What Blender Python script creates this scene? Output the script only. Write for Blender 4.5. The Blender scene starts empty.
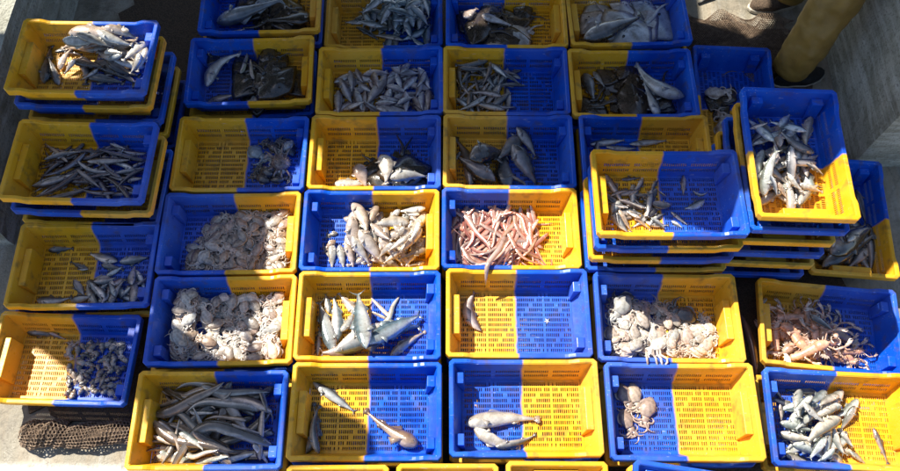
import bpy, bmesh, math, random
import numpy as np
from mathutils import Vector, Matrix
from mathutils.geometry import tessellate_polygon
random.seed(7)
rnd = random.Random(11)
scene = bpy.context.scene
C = scene.collection
rad = math.radians

# ------------------------------------------------------------------ camera
CX, CY, CH, PITCH, ROLL, FOC = 0.0, -1.48242, 3.48433, 1.123907, 0.0124463, 830.953
fw = Vector((0, math.cos(PITCH), -math.sin(PITCH)))
rt0 = Vector((1, 0, 0)); up0 = rt0.cross(fw)
rt = rt0*math.cos(ROLL) + up0*math.sin(ROLL)
up = up0*math.cos(ROLL) - rt0*math.sin(ROLL)
cam_d = bpy.data.cameras.new('camera'); cam = bpy.data.objects.new('camera', cam_d); C.objects.link(cam)
cam.matrix_world = Matrix(((rt.x, up.x, -fw.x, CX), (rt.y, up.y, -fw.y, CY), (rt.z, up.z, -fw.z, CH), (0, 0, 0, 1)))
cam_d.sensor_fit = 'HORIZONTAL'; cam_d.sensor_width = 36.0
cam_d.lens = 36.0*FOC/900.0
cam_d.clip_end = 400
scene.camera = cam
CAMP = Vector((CX, CY, CH))
def at(px, py, z):
    """photo pixel -> world point on the horizontal plane at height z"""
    d = fw + rt*((px-450)/FOC) - up*((py-235.5)/FOC)
    t = (z-CH)/d.z
    return CAMP + d*t

# ------------------------------------------------------------------ world, sun, exposure
LDIR = Vector((0.65, -0.48, -1.0)).normalized()          # direction the sunlight travels
ELEV = math.asin(-LDIR.z)
AZ = math.atan2(-LDIR.x, -LDIR.y)                        # compass bearing of the sun from +Y
w = bpy.data.worlds.new('World'); scene.world = w; w.use_nodes = True
nt = w.node_tree; nt.nodes.clear()
sky = nt.nodes.new('ShaderNodeTexSky'); sky.sky_type = 'NISHITA'; sky.sun_disc = False
sky.sun_elevation = ELEV; sky.sun_rotation = AZ
bg = nt.nodes.new('ShaderNodeBackground'); bg.inputs['Strength'].default_value = 0.082
wo = nt.nodes.new('ShaderNodeOutputWorld')
nt.links.new(sky.outputs[0], bg.inputs[0]); nt.links.new(bg.outputs[0], wo.inputs[0])
sd = bpy.data.lights.new('sun', 'SUN'); sd.energy = 5.0; sd.angle = rad(0.5); sd.color = (1.0, 0.93, 0.80)
so = bpy.data.objects.new('sun', sd); C.objects.link(so)
so.rotation_euler = LDIR.to_track_quat('-Z', 'Y').to_euler(); so.location = (-4, 4, 8)
scene.view_settings.view_transform = 'Standard'
scene.view_settings.look = 'None'
scene.view_settings.exposure = 0.98
scene.view_settings.gamma = 1.0
scene.render.engine = 'CYCLES'

# ------------------------------------------------------------------ materials
def newmat(name):
    m = bpy.data.materials.new(name); m.use_nodes = True
    n = m.node_tree.nodes; l = m.node_tree.links
    b = n['Principled BSDF']
    return m, n, l, b
def nd(n, t, **kw):
    x = n.new(t)
    for k, v in kw.items():
        if k in x.inputs: x.inputs[k].default_value = v
        else: setattr(x, k, v)
    return x
def mixc(n, l, fac, a, b, mode='MIX'):
    x = n.new('ShaderNodeMix'); x.data_type = 'RGBA'; x.blend_type = mode
    for sock, v in ((x.inputs[0], fac), (x.inputs[6], a), (x.inputs[7], b)):
        if isinstance(v, (int, float)): sock.default_value = v
        elif isinstance(v, tuple): sock.default_value = (*v, 1)
        else: l.new(v, sock)
    return x.outputs[2]
def ramp(n, l, src, p0, p1, c0=(0, 0, 0), c1=(1, 1, 1)):
    x = n.new('ShaderNodeValToRGB'); e = x.color_ramp.elements
    e[0].position = p0; e[0].color = (*c0, 1); e[1].position = p1; e[1].color = (*c1, 1)
    l.new(src, x.inputs[0]); return x.outputs[0]
def mth(n, l, op, a, b=0.0):
    x = n.new('ShaderNodeMath'); x.operation = op
    for s, v in ((x.inputs[0], a), (x.inputs[1], b)):
        if isinstance(v, (int, float)): s.default_value = v
        else: l.new(v, s)
    return x.outputs[0]

def mat_crate():
    m, n, l, b = newmat('crate_plastic')
    tc = nd(n, 'ShaderNodeTexCoord'); geo = nd(n, 'ShaderNodeNewGeometry'); oi = nd(n, 'ShaderNodeObjectInfo')
    sx = nd(n, 'ShaderNodeSeparateXYZ'); l.new(tc.outputs['Object'], sx.inputs[0])
    wob = nd(n, 'ShaderNodeTexNoise', Scale=14.0); l.new(geo.outputs['Position'], wob.inputs['Vector'])
    xx = mth(n, l, 'ADD', sx.outputs[0], mth(n, l, 'MULTIPLY', mth(n, l, 'SUBTRACT', wob.outputs[0], 0.5), 0.02))
    half = ramp(n, l, mth(n, l, 'ADD', mth(n, l, 'MULTIPLY', xx, 45.0), 0.5), 0.28, 0.72)
    # sun-bleached / dirty variation
    nz = nd(n, 'ShaderNodeTexNoise', Scale=7.0, Detail=5.0); l.new(geo.outputs['Position'], nz.inputs['Vector'])
    nf = ramp(n, l, nz.outputs[0], 0.35, 0.7)
    yel = mixc(n, l, nf, (0.76, 0.365, 0.011), (0.83, 0.46, 0.032))
    blu = mixc(n, l, nf, (0.002, 0.062, 0.48), (0.006, 0.115, 0.66))
    base = mixc(n, l, half, yel, blu)
    # scuffs: stretched noise
    mp = nd(n, 'ShaderNodeMapping'); mp.inputs['Scale'].default_value = (30, 160, 90); mp.inputs['Rotation'].default_value = (0.2, 0.4, 0.7)
    l.new(geo.outputs['Position'], mp.inputs[0])
    sc = nd(n, 'ShaderNodeTexNoise', Scale=1.0, Detail=3.0); l.new(mp.outputs[0], sc.inputs['Vector'])
    sf = ramp(n, l, sc.outputs[0], 0.66, 0.74)
    base = mixc(n, l, mth(n, l, 'MULTIPLY', sf, 0.28), base, (0.75, 0.74, 0.68))
    lf = nd(n, 'ShaderNodeTexNoise', Scale=1.9, Detail=2.0); l.new(geo.outputs['Position'], lf.inputs['Vector'])
    base = mixc(n, l, mth(n, l, 'MULTIPLY', ramp(n, l, lf.outputs[0], 0.48, 0.68), 0.08), base, (0.62, 0.60, 0.52))
    fl = nd(n, 'ShaderNodeTexVoronoi', Scale=70.0); l.new(geo.outputs['Position'], fl.inputs['Vector'])
    flk = mth(n, l, 'MULTIPLY', ramp(n, l, fl.outputs['Distance'], 0.10, 0.16, (1, 1, 1), (0, 0, 0)), ramp(n, l, nz.outputs[0], 0.50, 0.60))
    base = mixc(n, l, mth(n, l, 'MULTIPLY', flk, 0.4), base, (0.70, 0.69, 0.64))
    # grime
    gz = nd(n, 'ShaderNodeTexNoise', Scale=22.0, Detail=6.0); l.new(geo.outputs['Position'], gz.inputs['Vector'])
    gf = ramp(n, l, gz.outputs[0], 0.55, 0.72)
    base = mixc(n, l, mth(n, l, 'MULTIPLY', gf, 0.5), base, (0.10, 0.075, 0.045))
    l.new(base, b.inputs['Base Color'])
    ro = nd(n, 'ShaderNodeMapRange'); ro.inputs[3].default_value = 0.12; ro.inputs[4].default_value = 0.6
    l.new(gz.outputs[0], ro.inputs[0]); l.new(ro.outputs[0], b.inputs['Roughness'])
    bp = nd(n, 'ShaderNodeBump', Strength=0.12, Distance=0.003); l.new(sc.outputs[0], bp.inputs['Height'])
    l.new(bp.outputs[0], b.inputs['Normal'])
    b.inputs['Specular IOR Level'].default_value = 0.3
    return m
def mat_fish(name='wet_skin', rough=0.22):
    m, n, l, b = newmat(name)
    at_ = nd(n, 'ShaderNodeAttribute', attribute_name='Col'); oi = nd(n, 'ShaderNodeObjectInfo')
    tc = nd(n, 'ShaderNodeTexCoord')
    nz = nd(n, 'ShaderNodeTexNoise', Scale=9.0, Detail=5.0); l.new(tc.outputs['Object'], nz.inputs['Vector'])
    va = ramp(n, l, nz.outputs[0], 0.3, 0.75, (0.42, 0.40, 0.38), (1.12, 1.11, 1.09))
    c = mixc(n, l, 1.0, at_.outputs['Color'], va, 'MULTIPLY')
    ov = nd(n, 'ShaderNodeMapRange'); ov.inputs[3].default_value = 0.68; ov.inputs[4].default_value = 1.18
    l.new(oi.outputs['Random'], ov.inputs[0])
    cc = nd(n, 'ShaderNodeCombineColor')
    for i in range(3): l.new(ov.outputs[0], cc.inputs[i])
    c = mixc(n, l, 1.0, c, cc.outputs[0], 'MULTIPLY')
    hv = nd(n, 'ShaderNodeMath'); hv.operation = 'FRACT'
    hm = mth(n, l, 'MULTIPLY', oi.outputs['Random'], 17.0); l.new(hm, hv.inputs[0])
    tint = n.new('ShaderNodeValToRGB'); te = tint.color_ramp.elements
    te[0].position = 0; te[0].color = (1.0, .88, .76, 1); te[1].position = 1; te[1].color = (.88, .98, 1.05, 1)
    tm = te.new(.5); tm.color = (1, 1, 1, 1); tp_ = te.new(.25); tp_.color = (1.04, .92, .90, 1)
    l.new(hv.outputs[0], tint.inputs[0])
    c = mixc(n, l, 1.0, c, tint.outputs[0], 'MULTIPLY')
    mo = nd(n, 'ShaderNodeTexNoise', Scale=19.0, Detail=4.0, Roughness=.7); l.new(tc.outputs['Object'], mo.inputs['Vector'])
    c = mixc(n, l, mth(n, l, 'MULTIPLY', ramp(n, l, mo.outputs[0], 0.52, 0.66), 0.42), c, (0.14, 0.095, 0.07))
    sp = nd(n, 'ShaderNodeTexNoise', Scale=45.0, Detail=2.0); l.new(tc.outputs['Object'], sp.inputs['Vector'])
    c = mixc(n, l, mth(n, l, 'MULTIPLY', ramp(n, l, sp.outputs[0], 0.62, 0.7), 0.35), c, (0.16, 0.12, 0.10))
    l.new(c, b.inputs['Base Color'])
    b.inputs['Roughness'].default_value = rough
    b.inputs['Specular IOR Level'].default_value = 0.8
    b.inputs['Coat Weight'].default_value = 0.7; b.inputs['Coat Roughness'].default_value = 0.07
    b.inputs['Metallic'].default_value = 0.2 if name == 'wet_skin' else 0.0
    bp = nd(n, 'ShaderNodeBump', Strength=0.25, Distance=0.004); l.new(sp.outputs[0], bp.inputs['Height'])
    l.new(bp.outputs[0], b.inputs['Normal'])
    return m
def mat_concrete():
    m, n, l, b = newmat('worn_concrete')
    geo = nd(n, 'ShaderNodeNewGeometry')
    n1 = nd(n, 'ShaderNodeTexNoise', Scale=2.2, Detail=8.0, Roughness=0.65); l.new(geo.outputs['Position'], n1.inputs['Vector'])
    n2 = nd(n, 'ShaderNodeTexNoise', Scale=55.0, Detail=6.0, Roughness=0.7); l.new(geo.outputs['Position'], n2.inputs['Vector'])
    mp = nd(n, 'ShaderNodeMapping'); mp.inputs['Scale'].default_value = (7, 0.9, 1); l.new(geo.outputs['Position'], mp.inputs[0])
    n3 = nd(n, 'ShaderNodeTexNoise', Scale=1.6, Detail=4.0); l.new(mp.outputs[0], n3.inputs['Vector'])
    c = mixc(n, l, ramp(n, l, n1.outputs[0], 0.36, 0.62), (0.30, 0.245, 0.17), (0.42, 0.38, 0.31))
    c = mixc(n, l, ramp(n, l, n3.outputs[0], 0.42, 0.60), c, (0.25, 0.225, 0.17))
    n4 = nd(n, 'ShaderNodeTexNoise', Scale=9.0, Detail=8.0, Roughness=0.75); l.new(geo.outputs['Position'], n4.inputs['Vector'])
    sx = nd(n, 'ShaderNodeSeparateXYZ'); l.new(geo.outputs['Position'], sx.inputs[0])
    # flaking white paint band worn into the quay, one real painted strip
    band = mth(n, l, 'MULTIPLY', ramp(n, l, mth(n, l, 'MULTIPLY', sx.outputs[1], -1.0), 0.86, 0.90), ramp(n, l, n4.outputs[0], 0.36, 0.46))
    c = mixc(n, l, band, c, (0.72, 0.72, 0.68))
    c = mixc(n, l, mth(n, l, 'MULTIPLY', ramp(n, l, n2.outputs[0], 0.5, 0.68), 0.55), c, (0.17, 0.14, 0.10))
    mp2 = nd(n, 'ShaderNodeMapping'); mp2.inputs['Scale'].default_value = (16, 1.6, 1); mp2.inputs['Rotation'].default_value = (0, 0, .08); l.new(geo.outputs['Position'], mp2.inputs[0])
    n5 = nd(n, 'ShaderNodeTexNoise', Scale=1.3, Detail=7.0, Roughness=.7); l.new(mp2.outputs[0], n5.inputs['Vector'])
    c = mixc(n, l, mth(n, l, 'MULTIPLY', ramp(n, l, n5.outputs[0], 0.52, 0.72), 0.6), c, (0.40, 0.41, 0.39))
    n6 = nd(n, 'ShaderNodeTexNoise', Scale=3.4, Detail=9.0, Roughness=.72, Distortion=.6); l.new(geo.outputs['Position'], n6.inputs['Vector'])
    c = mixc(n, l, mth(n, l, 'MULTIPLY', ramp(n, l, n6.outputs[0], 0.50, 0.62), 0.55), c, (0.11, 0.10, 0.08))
    vc = nd(n, 'ShaderNodeTexVoronoi', Scale=2.3); vc.feature = 'DISTANCE_TO_EDGE'
    wv = nd(n, 'ShaderNodeVectorMath'); wv.operation = 'MULTIPLY_ADD'; wv.inputs[1].default_value = (.25, .25, 0); l.new(n6.outputs[1], wv.inputs[0]); l.new(geo.outputs['Position'], wv.inputs[2]); l.new(wv.outputs[0], vc.inputs['Vector'])
    c = mixc(n, l, mth(n, l, 'MULTIPLY', ramp(n, l, vc.outputs['Distance'], 0.004, 0.012, (1, 1, 1), (0, 0, 0)), 0.3), c, (0.06, 0.055, 0.045))
    l.new(c, b.inputs['Base Color'])
    l.new(ramp(n, l, n3.outputs[0], 0.42, 0.66, (0.75,)*3, (0.28,)*3), b.inputs['Roughness'])
    bp = nd(n, 'ShaderNodeBump', Strength=0.5, Distance=0.012); l.new(n2.outputs[0], bp.inputs['Height']); l.new(bp.outputs[0], b.inputs['Normal'])
    return m
def mat_noise(name, c0, c1, scale=30, rough=0.8, bump=0.4, dist=0.004, coord='pos'):
    m, n, l, b = newmat(name)
    if coord == 'pos':
        v = nd(n, 'ShaderNodeNewGeometry').outputs['Position']
    else: v = nd(n, 'ShaderNodeTexCoord').outputs['Object']
    n1 = nd(n, 'ShaderNodeTexNoise', Scale=float(scale), Detail=5.0); l.new(v, n1.inputs['Vector'])
    l.new(mixc(n, l, ramp(n, l, n1.outputs[0], 0.35, 0.65), c0, c1), b.inputs['Base Color'])
    b.inputs['Roughness'].default_value = rough
    bp = nd(n, 'ShaderNodeBump', Strength=bump, Distance=dist); l.new(n1.outputs[0], bp.inputs['Height']); l.new(bp.outputs[0], b.inputs['Normal'])
    return m
def mat_wall():
    m, n, l, b = newmat('stained_wall')
    geo = nd(n, 'ShaderNodeNewGeometry')
    a = nd(n, 'ShaderNodeTexNoise', Scale=4.0, Detail=10.0, Roughness=.75, Distortion=.5); l.new(geo.outputs['Position'], a.inputs['Vector'])
    mp = nd(n, 'ShaderNodeMapping'); mp.inputs['Scale'].default_value = (3, 1.2, 14); l.new(geo.outputs['Position'], mp.inputs[0])
    st = nd(n, 'ShaderNodeTexNoise', Scale=1.5, Detail=8.0, Roughness=.7); l.new(mp.outputs[0], st.inputs['Vector'])
    g = nd(n, 'ShaderNodeTexNoise', Scale=70.0, Detail=4.0, Roughness=.7); l.new(geo.outputs['Position'], g.inputs['Vector'])
    c = mixc(n, l, ramp(n, l, a.outputs[0], .36, .64), (.22, .22, .17), (.52, .52, .45))
    c = mixc(n, l, mth(n, l, 'MULTIPLY', ramp(n, l, st.outputs[0], .48, .62), .7), c, (.66, .68, .64))
    c = mixc(n, l, mth(n, l, 'MULTIPLY', ramp(n, l, st.outputs[0], .30, .44, (1, 1, 1), (0, 0, 0)), .6), c, (.12, .10, .07))
    c = mixc(n, l, mth(n, l, 'MULTIPLY', ramp(n, l, g.outputs[0], .52, .66), .6), c, (.13, .12, .09))
    l.new(c, b.inputs['Base Color']); b.inputs['Roughness'].default_value = .75
    bp = nd(n, 'ShaderNodeBump', Strength=.8, Distance=.015); l.new(g.outputs[0], bp.inputs['Height']); l.new(bp.outputs[0], b.inputs['Normal'])
    return m
M = dict(crate=mat_crate(), fish=mat_fish(), soft=mat_fish('soft_wet_flesh', 0.22), concrete=mat_concrete(),
         mat=mat_noise('brown_matting', (0.05, 0.034, 0.022), (0.12, 0.08, 0.05), 160, 0.85, 0.9, 0.006),
         net=mat_noise('net_cord', (0.10, 0.066, 0.045), (0.24, 0.17, 0.115), 60, 0.75),
         wall=mat_wall(),
         trouser=mat_noise('ochre_oilskin', (0.22, 0.135, 0.026), (0.32, 0.20, 0.045), 14, 0.5, 0.3, 0.01, 'obj'),
         shoe=mat_noise('black_rubber', (0.012, 0.012, 0.014), (0.03, 0.03, 0.032), 40, 0.45),
         sole=mat_noise('pale_sole', (0.42, 0.38, 0.30), (0.55, 0.5, 0.42), 40, 0.6),
         shirt=mat_noise('navy_cotton', (0.02, 0.03, 0.07), (0.035, 0.05, 0.10), 60, 0.85, coord='obj'),
         skin=mat_noise('tanned_skin', (0.36, 0.19, 0.12), (0.42, 0.23, 0.15), 30, 0.5, coord='obj'),
         hair=mat_noise('dark_hair', (0.02, 0.014, 0.01), (0.04, 0.03, 0.02), 90, 0.6, coord='obj'),
         blocker_cloth=mat_noise('blocker_canvas', (0.05, 0.06, 0.06), (0.09, 0.10, 0.10), 6, 0.9),  # cloth of the added shade sheet
         steel=mat_noise('galvanised_steel', (0.30, 0.31, 0.32), (0.42, 0.43, 0.44), 25, 0.45))

# ------------------------------------------------------------------ helpers
def link_mesh(name, me, parent=None):
    o = bpy.data.objects.new(name, me); C.objects.link(o)
    if parent: o.parent = parent
    return o
def mesh_from(name, V, F, mat, smooth=False, cols=None):
    me = bpy.data.meshes.new(name); me.from_pydata([tuple(v) for v in V], [], F); me.update()
    if mat: me.materials.append(mat)
    if smooth:
        me.polygons.foreach_set('use_smooth', [True]*len(me.polygons))
    if cols is not None:
        a = me.color_attributes.new('Col', 'FLOAT_COLOR', 'POINT')
        a.data.foreach_set('color', np.array([(c[0], c[1], c[2], 1) for c in cols], np.float32).ravel())
    return me
def fix_normals(me):
    bm = bmesh.new(); bm.from_mesh(me); bmesh.ops.recalc_face_normals(bm, faces=bm.faces[:]); bm.to_mesh(me); bm.free(); return me
def tag(o, label=None, cat=None, group=None, kind=None):
    if label: o['label'] = label
    if cat: o['category'] = cat
    if group: o['group'] = group
    if kind: o['kind'] = kind
    return o
def clamp(x, a, b): return max(a, min(b, x))

# ------------------------------------------------------------------ setting
GZ = -0.02
bm = bmesh.new()
bmesh.ops.create_grid(bm, x_segments=40, y_segments=40, size=30)
for v in bm.verts: v.co.z = GZ
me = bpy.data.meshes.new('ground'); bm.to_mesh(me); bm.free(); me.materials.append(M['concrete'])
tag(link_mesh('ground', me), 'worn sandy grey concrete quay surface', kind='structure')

# ------------------------------------------------------------------ fish crate
HW, HD, HH = 0.298, 0.194, 0.145       # half outer size and height
FLX, FLY = 0.244, 0.143                # half size of the floor
def slot_sheet(origin, ux, uy, nx, ny, un, thick, xs, ys, hole):
    """flat sheet on a grid with real holes; xs, ys are grid lines; hole(i,j) -> True to leave the cell open"""
    V, F = [], []
    nxl, nyl = len(xs), len(ys)
    for s in (0, 1):
        for y in ys:
            for x in xs:
                V.append(origin + ux*x + uy*y - un*(thick*s))
    idx = lambda i, j, s: s*nxl*nyl + j*nxl + i
    op = {}
    for j in range(nyl-1):
        for i in range(nxl-1):
            op[i, j] = hole(i, j)
    for j in range(nyl-1):
        for i in range(nxl-1):
            if not op[i, j]:
                F.append((idx(i, j, 0), idx(i+1, j, 0), idx(i+1, j+1, 0), idx(i, j+1, 0)))
                F.append((idx(i, j+1, 1), idx(i+1, j+1, 1), idx(i+1, j, 1), idx(i, j, 1)))
            def solid(a, b): return 0 <= a < nxl-1 and 0 <= b < nyl-1 and not op[a, b]
            if not op[i, j]:
                if not solid(i-1, j): F.append((idx(i, j, 0), idx(i, j+1, 0), idx(i, j+1, 1), idx(i, j, 1)))
                if not solid(i+1, j): F.append((idx(i+1, j+1, 0), idx(i+1, j, 0), idx(i+1, j, 1), idx(i+1, j+1, 1)))
                if not solid(i, j-1): F.append((idx(i+1, j, 0), idx(i, j, 0), idx(i, j, 1), idx(i+1, j, 1)))
                if not solid(i, j+1): F.append((idx(i, j+1, 0), idx(i+1, j+1, 0), idx(i+1, j+1, 1), idx(i, j+1, 1)))
    return V, F
X, Y, Z = Vector((1, 0, 0)), Vector((0, 1, 0)), Vector((0, 0, 1))
def floor_mesh():
    xs = [-FLX]; nx = 56; p = (2*FLX-0.016)/nx
    for i in range(nx):
        a = -FLX+0.008+i*p; xs += [a+p*0.22, a+p*0.78]
    xs.append(FLX)
    ys = [-FLY]; ny = 12; q = (2*FLY-0.014)/ny
    for j in range(ny):
        a = -FLY+0.007+j*q; ys += [a+q*0.17, a+q*0.83]
    ys.append(FLY)
    def hole(i, j):
        if i % 2 == 0 or j % 2 == 0: return False
        x = (xs[i]+xs[i+1])/2; y = (ys[j]+ys[j+1])/2
        for c in (-FLX*0.5, 0, FLX*0.5):
            if abs(x-c) < 0.0075: return False
        for c in (-FLX*0.5, FLX*0.5):            # diamond of ribs in each half
            if abs(abs(x-c)/(FLX*0.5) + abs(y)/FLY - 1.0) < 0.055: return False
        return True
    V, F = slot_sheet(Vector((0, 0, 0.013)), X, Y, 0, 0, Z, 0.006, xs, ys, hole)
    # ribs standing under the floor
    def box(x0, x1, y0, y1, z0, z1):
        k = len(V)
        for z in (z0, z1):
            for (x, y) in ((x0, y0), (x1, y0), (x1, y1), (x0, y1)): V.append(Vector((x, y, z)))
        for f in ((3, 2, 1, 0), (4, 5, 6, 7), (0, 1, 5, 4), (1, 2, 6, 5), (2, 3, 7, 6), (3, 0, 4, 7)): F.append(tuple(k+a for a in f))
    for y in (-0.13, 0.0, 0.13): box(-0.235, 0.235, y-0.004, y+0.004, 0.0, 0.0069)
    for x in (-0.2, 0.2): box(x-0.004, x+0.004, -0.1255, -0.0045, 0.0, 0.0069); box(x-0.004, x+0.004, 0.0045, 0.1255, 0.0, 0.0069)
    return mesh_from('floor_grid', V, F, M['crate'])
RIM = 0.019
def dip(x):                       # the long rims sit lower between the raised corners
    ax = abs(x)
    return -0.014*clamp((0.222-ax)/0.03, 0, 1)
def long_wall_mesh(sgn):
    top0 = HH-0.016
    ang = Vector((0, (HD-RIM)-FLY, top0-0.0125))
    L = ang.length; uy = ang.normalized()
    un = X.cross(uy)                # points inward/up for +Y wall (-> -y)
    nx = 56; xs = [-0.252]; p = 0.47/nx
    for i in range(nx):
        a = -0.235+i*p; xs += [a+p*0.25, a+p*0.75]
    xs.append(0.252)
    ys = [0, L*0.20, L*0.35, L*0.45, L*0.60, L]
    def hole(i, j):
        if i % 2 == 0 or j not in (1, 3): return False
        x = (xs[i]+xs[i+1])/2
        return abs(abs(x)-0.118) > 0.012 and abs(x) > 0.01
    V, F = slot_sheet(Vector((0, FLY, 0.0125)), X, uy, 0, 0, -un if un.y > 0 else un, 0.0035, xs, ys, hole)
    nxl = len(xs)
    for q, v in enumerate(V):
        i = q % nxl; j = (q//nxl) % len(ys)
        if i in (0, nxl-1):
            v.x = (-1 if i == 0 else 1)*(FLX+(HW-RIM-FLX)*ys[j]/L+.003)
    me = mesh_from('long_wall', [(v.x*(-1 if sgn < 0 else 1), v.y*sgn, v.z) for v in V], F, M['crate'])
    return fix_normals(me)
def end_wall_mesh(sgn):
    V, F = [], []
    top0 = HH-0.004
    x0, x1 = FLX, HW-RIM
    ys = [-1, -0.5, 0, 0.5, 1]
    t = 0.004
    n = len(ys)
    for s in (0, 1):
        for y in ys: V.append((x0+s*t+0.0005, y*(FLY+0.002), 0.0125))
        for y in ys: V.append((x0+(x1-x0)*0.5+s*t, y*(FLY+0.018), 0.0125+(top0-0.0125)*0.5))
        for y in ys: V.append((x1+s*t, y*(HD-RIM+0.002), top0))
    for s in (0, 1):
        o = s*3*n
        for r in (0, 1):
            for i in range(n-1):
                f = (o+r*n+i, o+r*n+i+1, o+(r+1)*n+i+1, o+(r+1)*n+i); F.append(f if s else f[::-1])
    me = mesh_from('end_wall', [(v[0]*sgn, v[1], v[2]) for v in V], F, M['crate'])
    return fix_normals(me)
def rim_mesh():
    """flanged rim with a turned-down skirt and chamfered corners"""
    pts = []
    c = 0.014
    def seg(a, b, k):
        return [(a[0]+(b[0]-a[0])*i/k, a[1]+(b[1]-a[1])*i/k) for i in range(k)]
    loop = seg((-HW+c, -HD), (HW-c, -HD), 40) + seg((HW-c, -HD), (HW, -HD+c), 2) + seg((HW, -HD+c), (HW, HD-c), 24) + \
        seg((HW, HD-c), (HW-c, HD), 2) + seg((HW-c, HD), (-HW+c, HD), 40) + seg((-HW+c, HD), (-HW, HD-c), 2) + \
        seg((-HW, HD-c), (-HW, -HD+c), 24) + seg((-HW, -HD+c), (-HW+c, -HD), 2)
    V, F = [], []
    prof = [(0.004, -0.034), (0.0, -0.032), (0.0, -0.003), (0.003, 0.0), (RIM-0.004, 0.0), (RIM, -0.004), (RIM+0.001, -0.017), (RIM-0.003, -0.017), (RIM-0.004, -0.006), (0.004, -0.005)]
    for (x, y) in loop:
        lng = abs(y) > HD-c*0.9
        d = dip(x) if lng else 0.0
        sx = -1 if x > 0 else 1; sy = -1 if y > 0 else 1
        for (o, z) in prof:
            kx = clamp((abs(x)-(HW-RIM*1.2))/(RIM*1.2), 0, 1) if True else 0
            ky = clamp((abs(y)-(HD-RIM*1.2))/(RIM*1.2), 0, 1)
            if kx > 0 and ky == 0: nx_, ny_ = o*sx, 0
            elif ky > 0 and kx == 0: nx_, ny_ = 0, o*sy
            else: nx_, ny_ = o*sx*min(1, kx*1.2), o*sy*min(1, ky*1.2)
            V.append((x+nx_, y+ny_, HH+d+z))
    k = len(prof); n = len(loop)
    for i in range(n):
        for j in range(k):
            a = i*k+j; b2 = i*k+(j+1) % k; i2 = (i+1) % n
            F.append((a, i2*k+j, i2*k+(j+1) % k, b2))
    return fix_normals(mesh_from('rim', V, F, M['crate']))
def hexa(pts): return [Vector(p) for p in pts], [(3, 2, 1, 0), (4, 5, 6, 7), (0, 1, 5, 4), (1, 2, 6, 5), (2, 3, 7, 6), (3, 0, 4, 7)]
PADZ = 0.117
def pad_block(name, sgn, y0, y1, depth):
    """stacking block standing inside an end wall; its back follows the sloping wall"""
    xb, xt = FLX-0.001, FLX+(HW-RIM-FLX)*((PADZ-0.0125)/(HH-0.0165))-0.001
    dt, db = depth, depth*0.35
    P = [(xb-db, y0, 0.0135), (xb, y0, 0.0135), (xb, y1, 0.0135), (xb-db, y1, 0.0135),
         (xt-dt, y0+0.002, PADZ), (xt, y0+0.002, PADZ), (xt, y1-0.002, PADZ), (xt-dt, y1-0.002, PADZ)]
    V, F = hexa([(x*sgn, y, z) for (x, y, z) in P])
    me = fix_normals(mesh_from(name, V, F, M['crate']))
    bm = bmesh.new(); bm.from_mesh(me)
    bmesh.ops.bevel(bm, geom=bm.edges[:], offset=0.003, segments=2, affect='EDGES', profile=0.5)
    bm.to_mesh(me); bm.free()
    return me
def handle_mesh(sgn):
    """grip ledge under the rim outside the end wall"""
    V, F = [], []
    P = [(HW-RIM+0.004, -0.07, 0.085), (HW-0.004, -0.07, 0.085), (HW-0.004, 0.07, 0.085), (HW-RIM+0.004, 0.07, 0.085),
         (HW-RIM+0.005, -0.07, 0.105), (HW-0.003, -0.07, 0.105), (HW-0.003, 0.07, 0.105), (HW-RIM+0.005, 0.07, 0.105)]
    V, F = hexa([(x*sgn, y, z) for (x, y, z) in P])
    return fix_normals(mesh_from('grip', V, F, M['crate']))
# -x end is yellow (one wide stacking panel), +x end is blue (two corner pads)
CR_PARTS = [('floor_grid', floor_mesh()), ('long_wall', long_wall_mesh(1)), ('long_wall', long_wall_mesh(-1)),
            ('end_wall', end_wall_mesh(1)), ('end_wall', end_wall_mesh(-1)), ('rim', rim_mesh()),
            ('stacking_panel', pad_block('stacking_panel', -1, -0.088, 0.088, 0.030)),
            ('corner_pad', pad_block('corner_pad', 1, 0.098, 0.148, 0.032)),
            ('corner_pad', pad_block('corner_pad', 1, -0.148, -0.098, 0.032))]
def crate(x, y, z, yaw, label, group):
    r = bpy.data.objects.new('fish_crate', None); C.objects.link(r)
    r.empty_display_size = 0.05
    r.location = (x, y, z); r.rotation_euler = (0, 0, yaw)
    tag(r, label, 'crate', group)
    for nm, me in CR_PARTS: link_mesh(nm, me, r)
    return r
SP = 0.11
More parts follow.
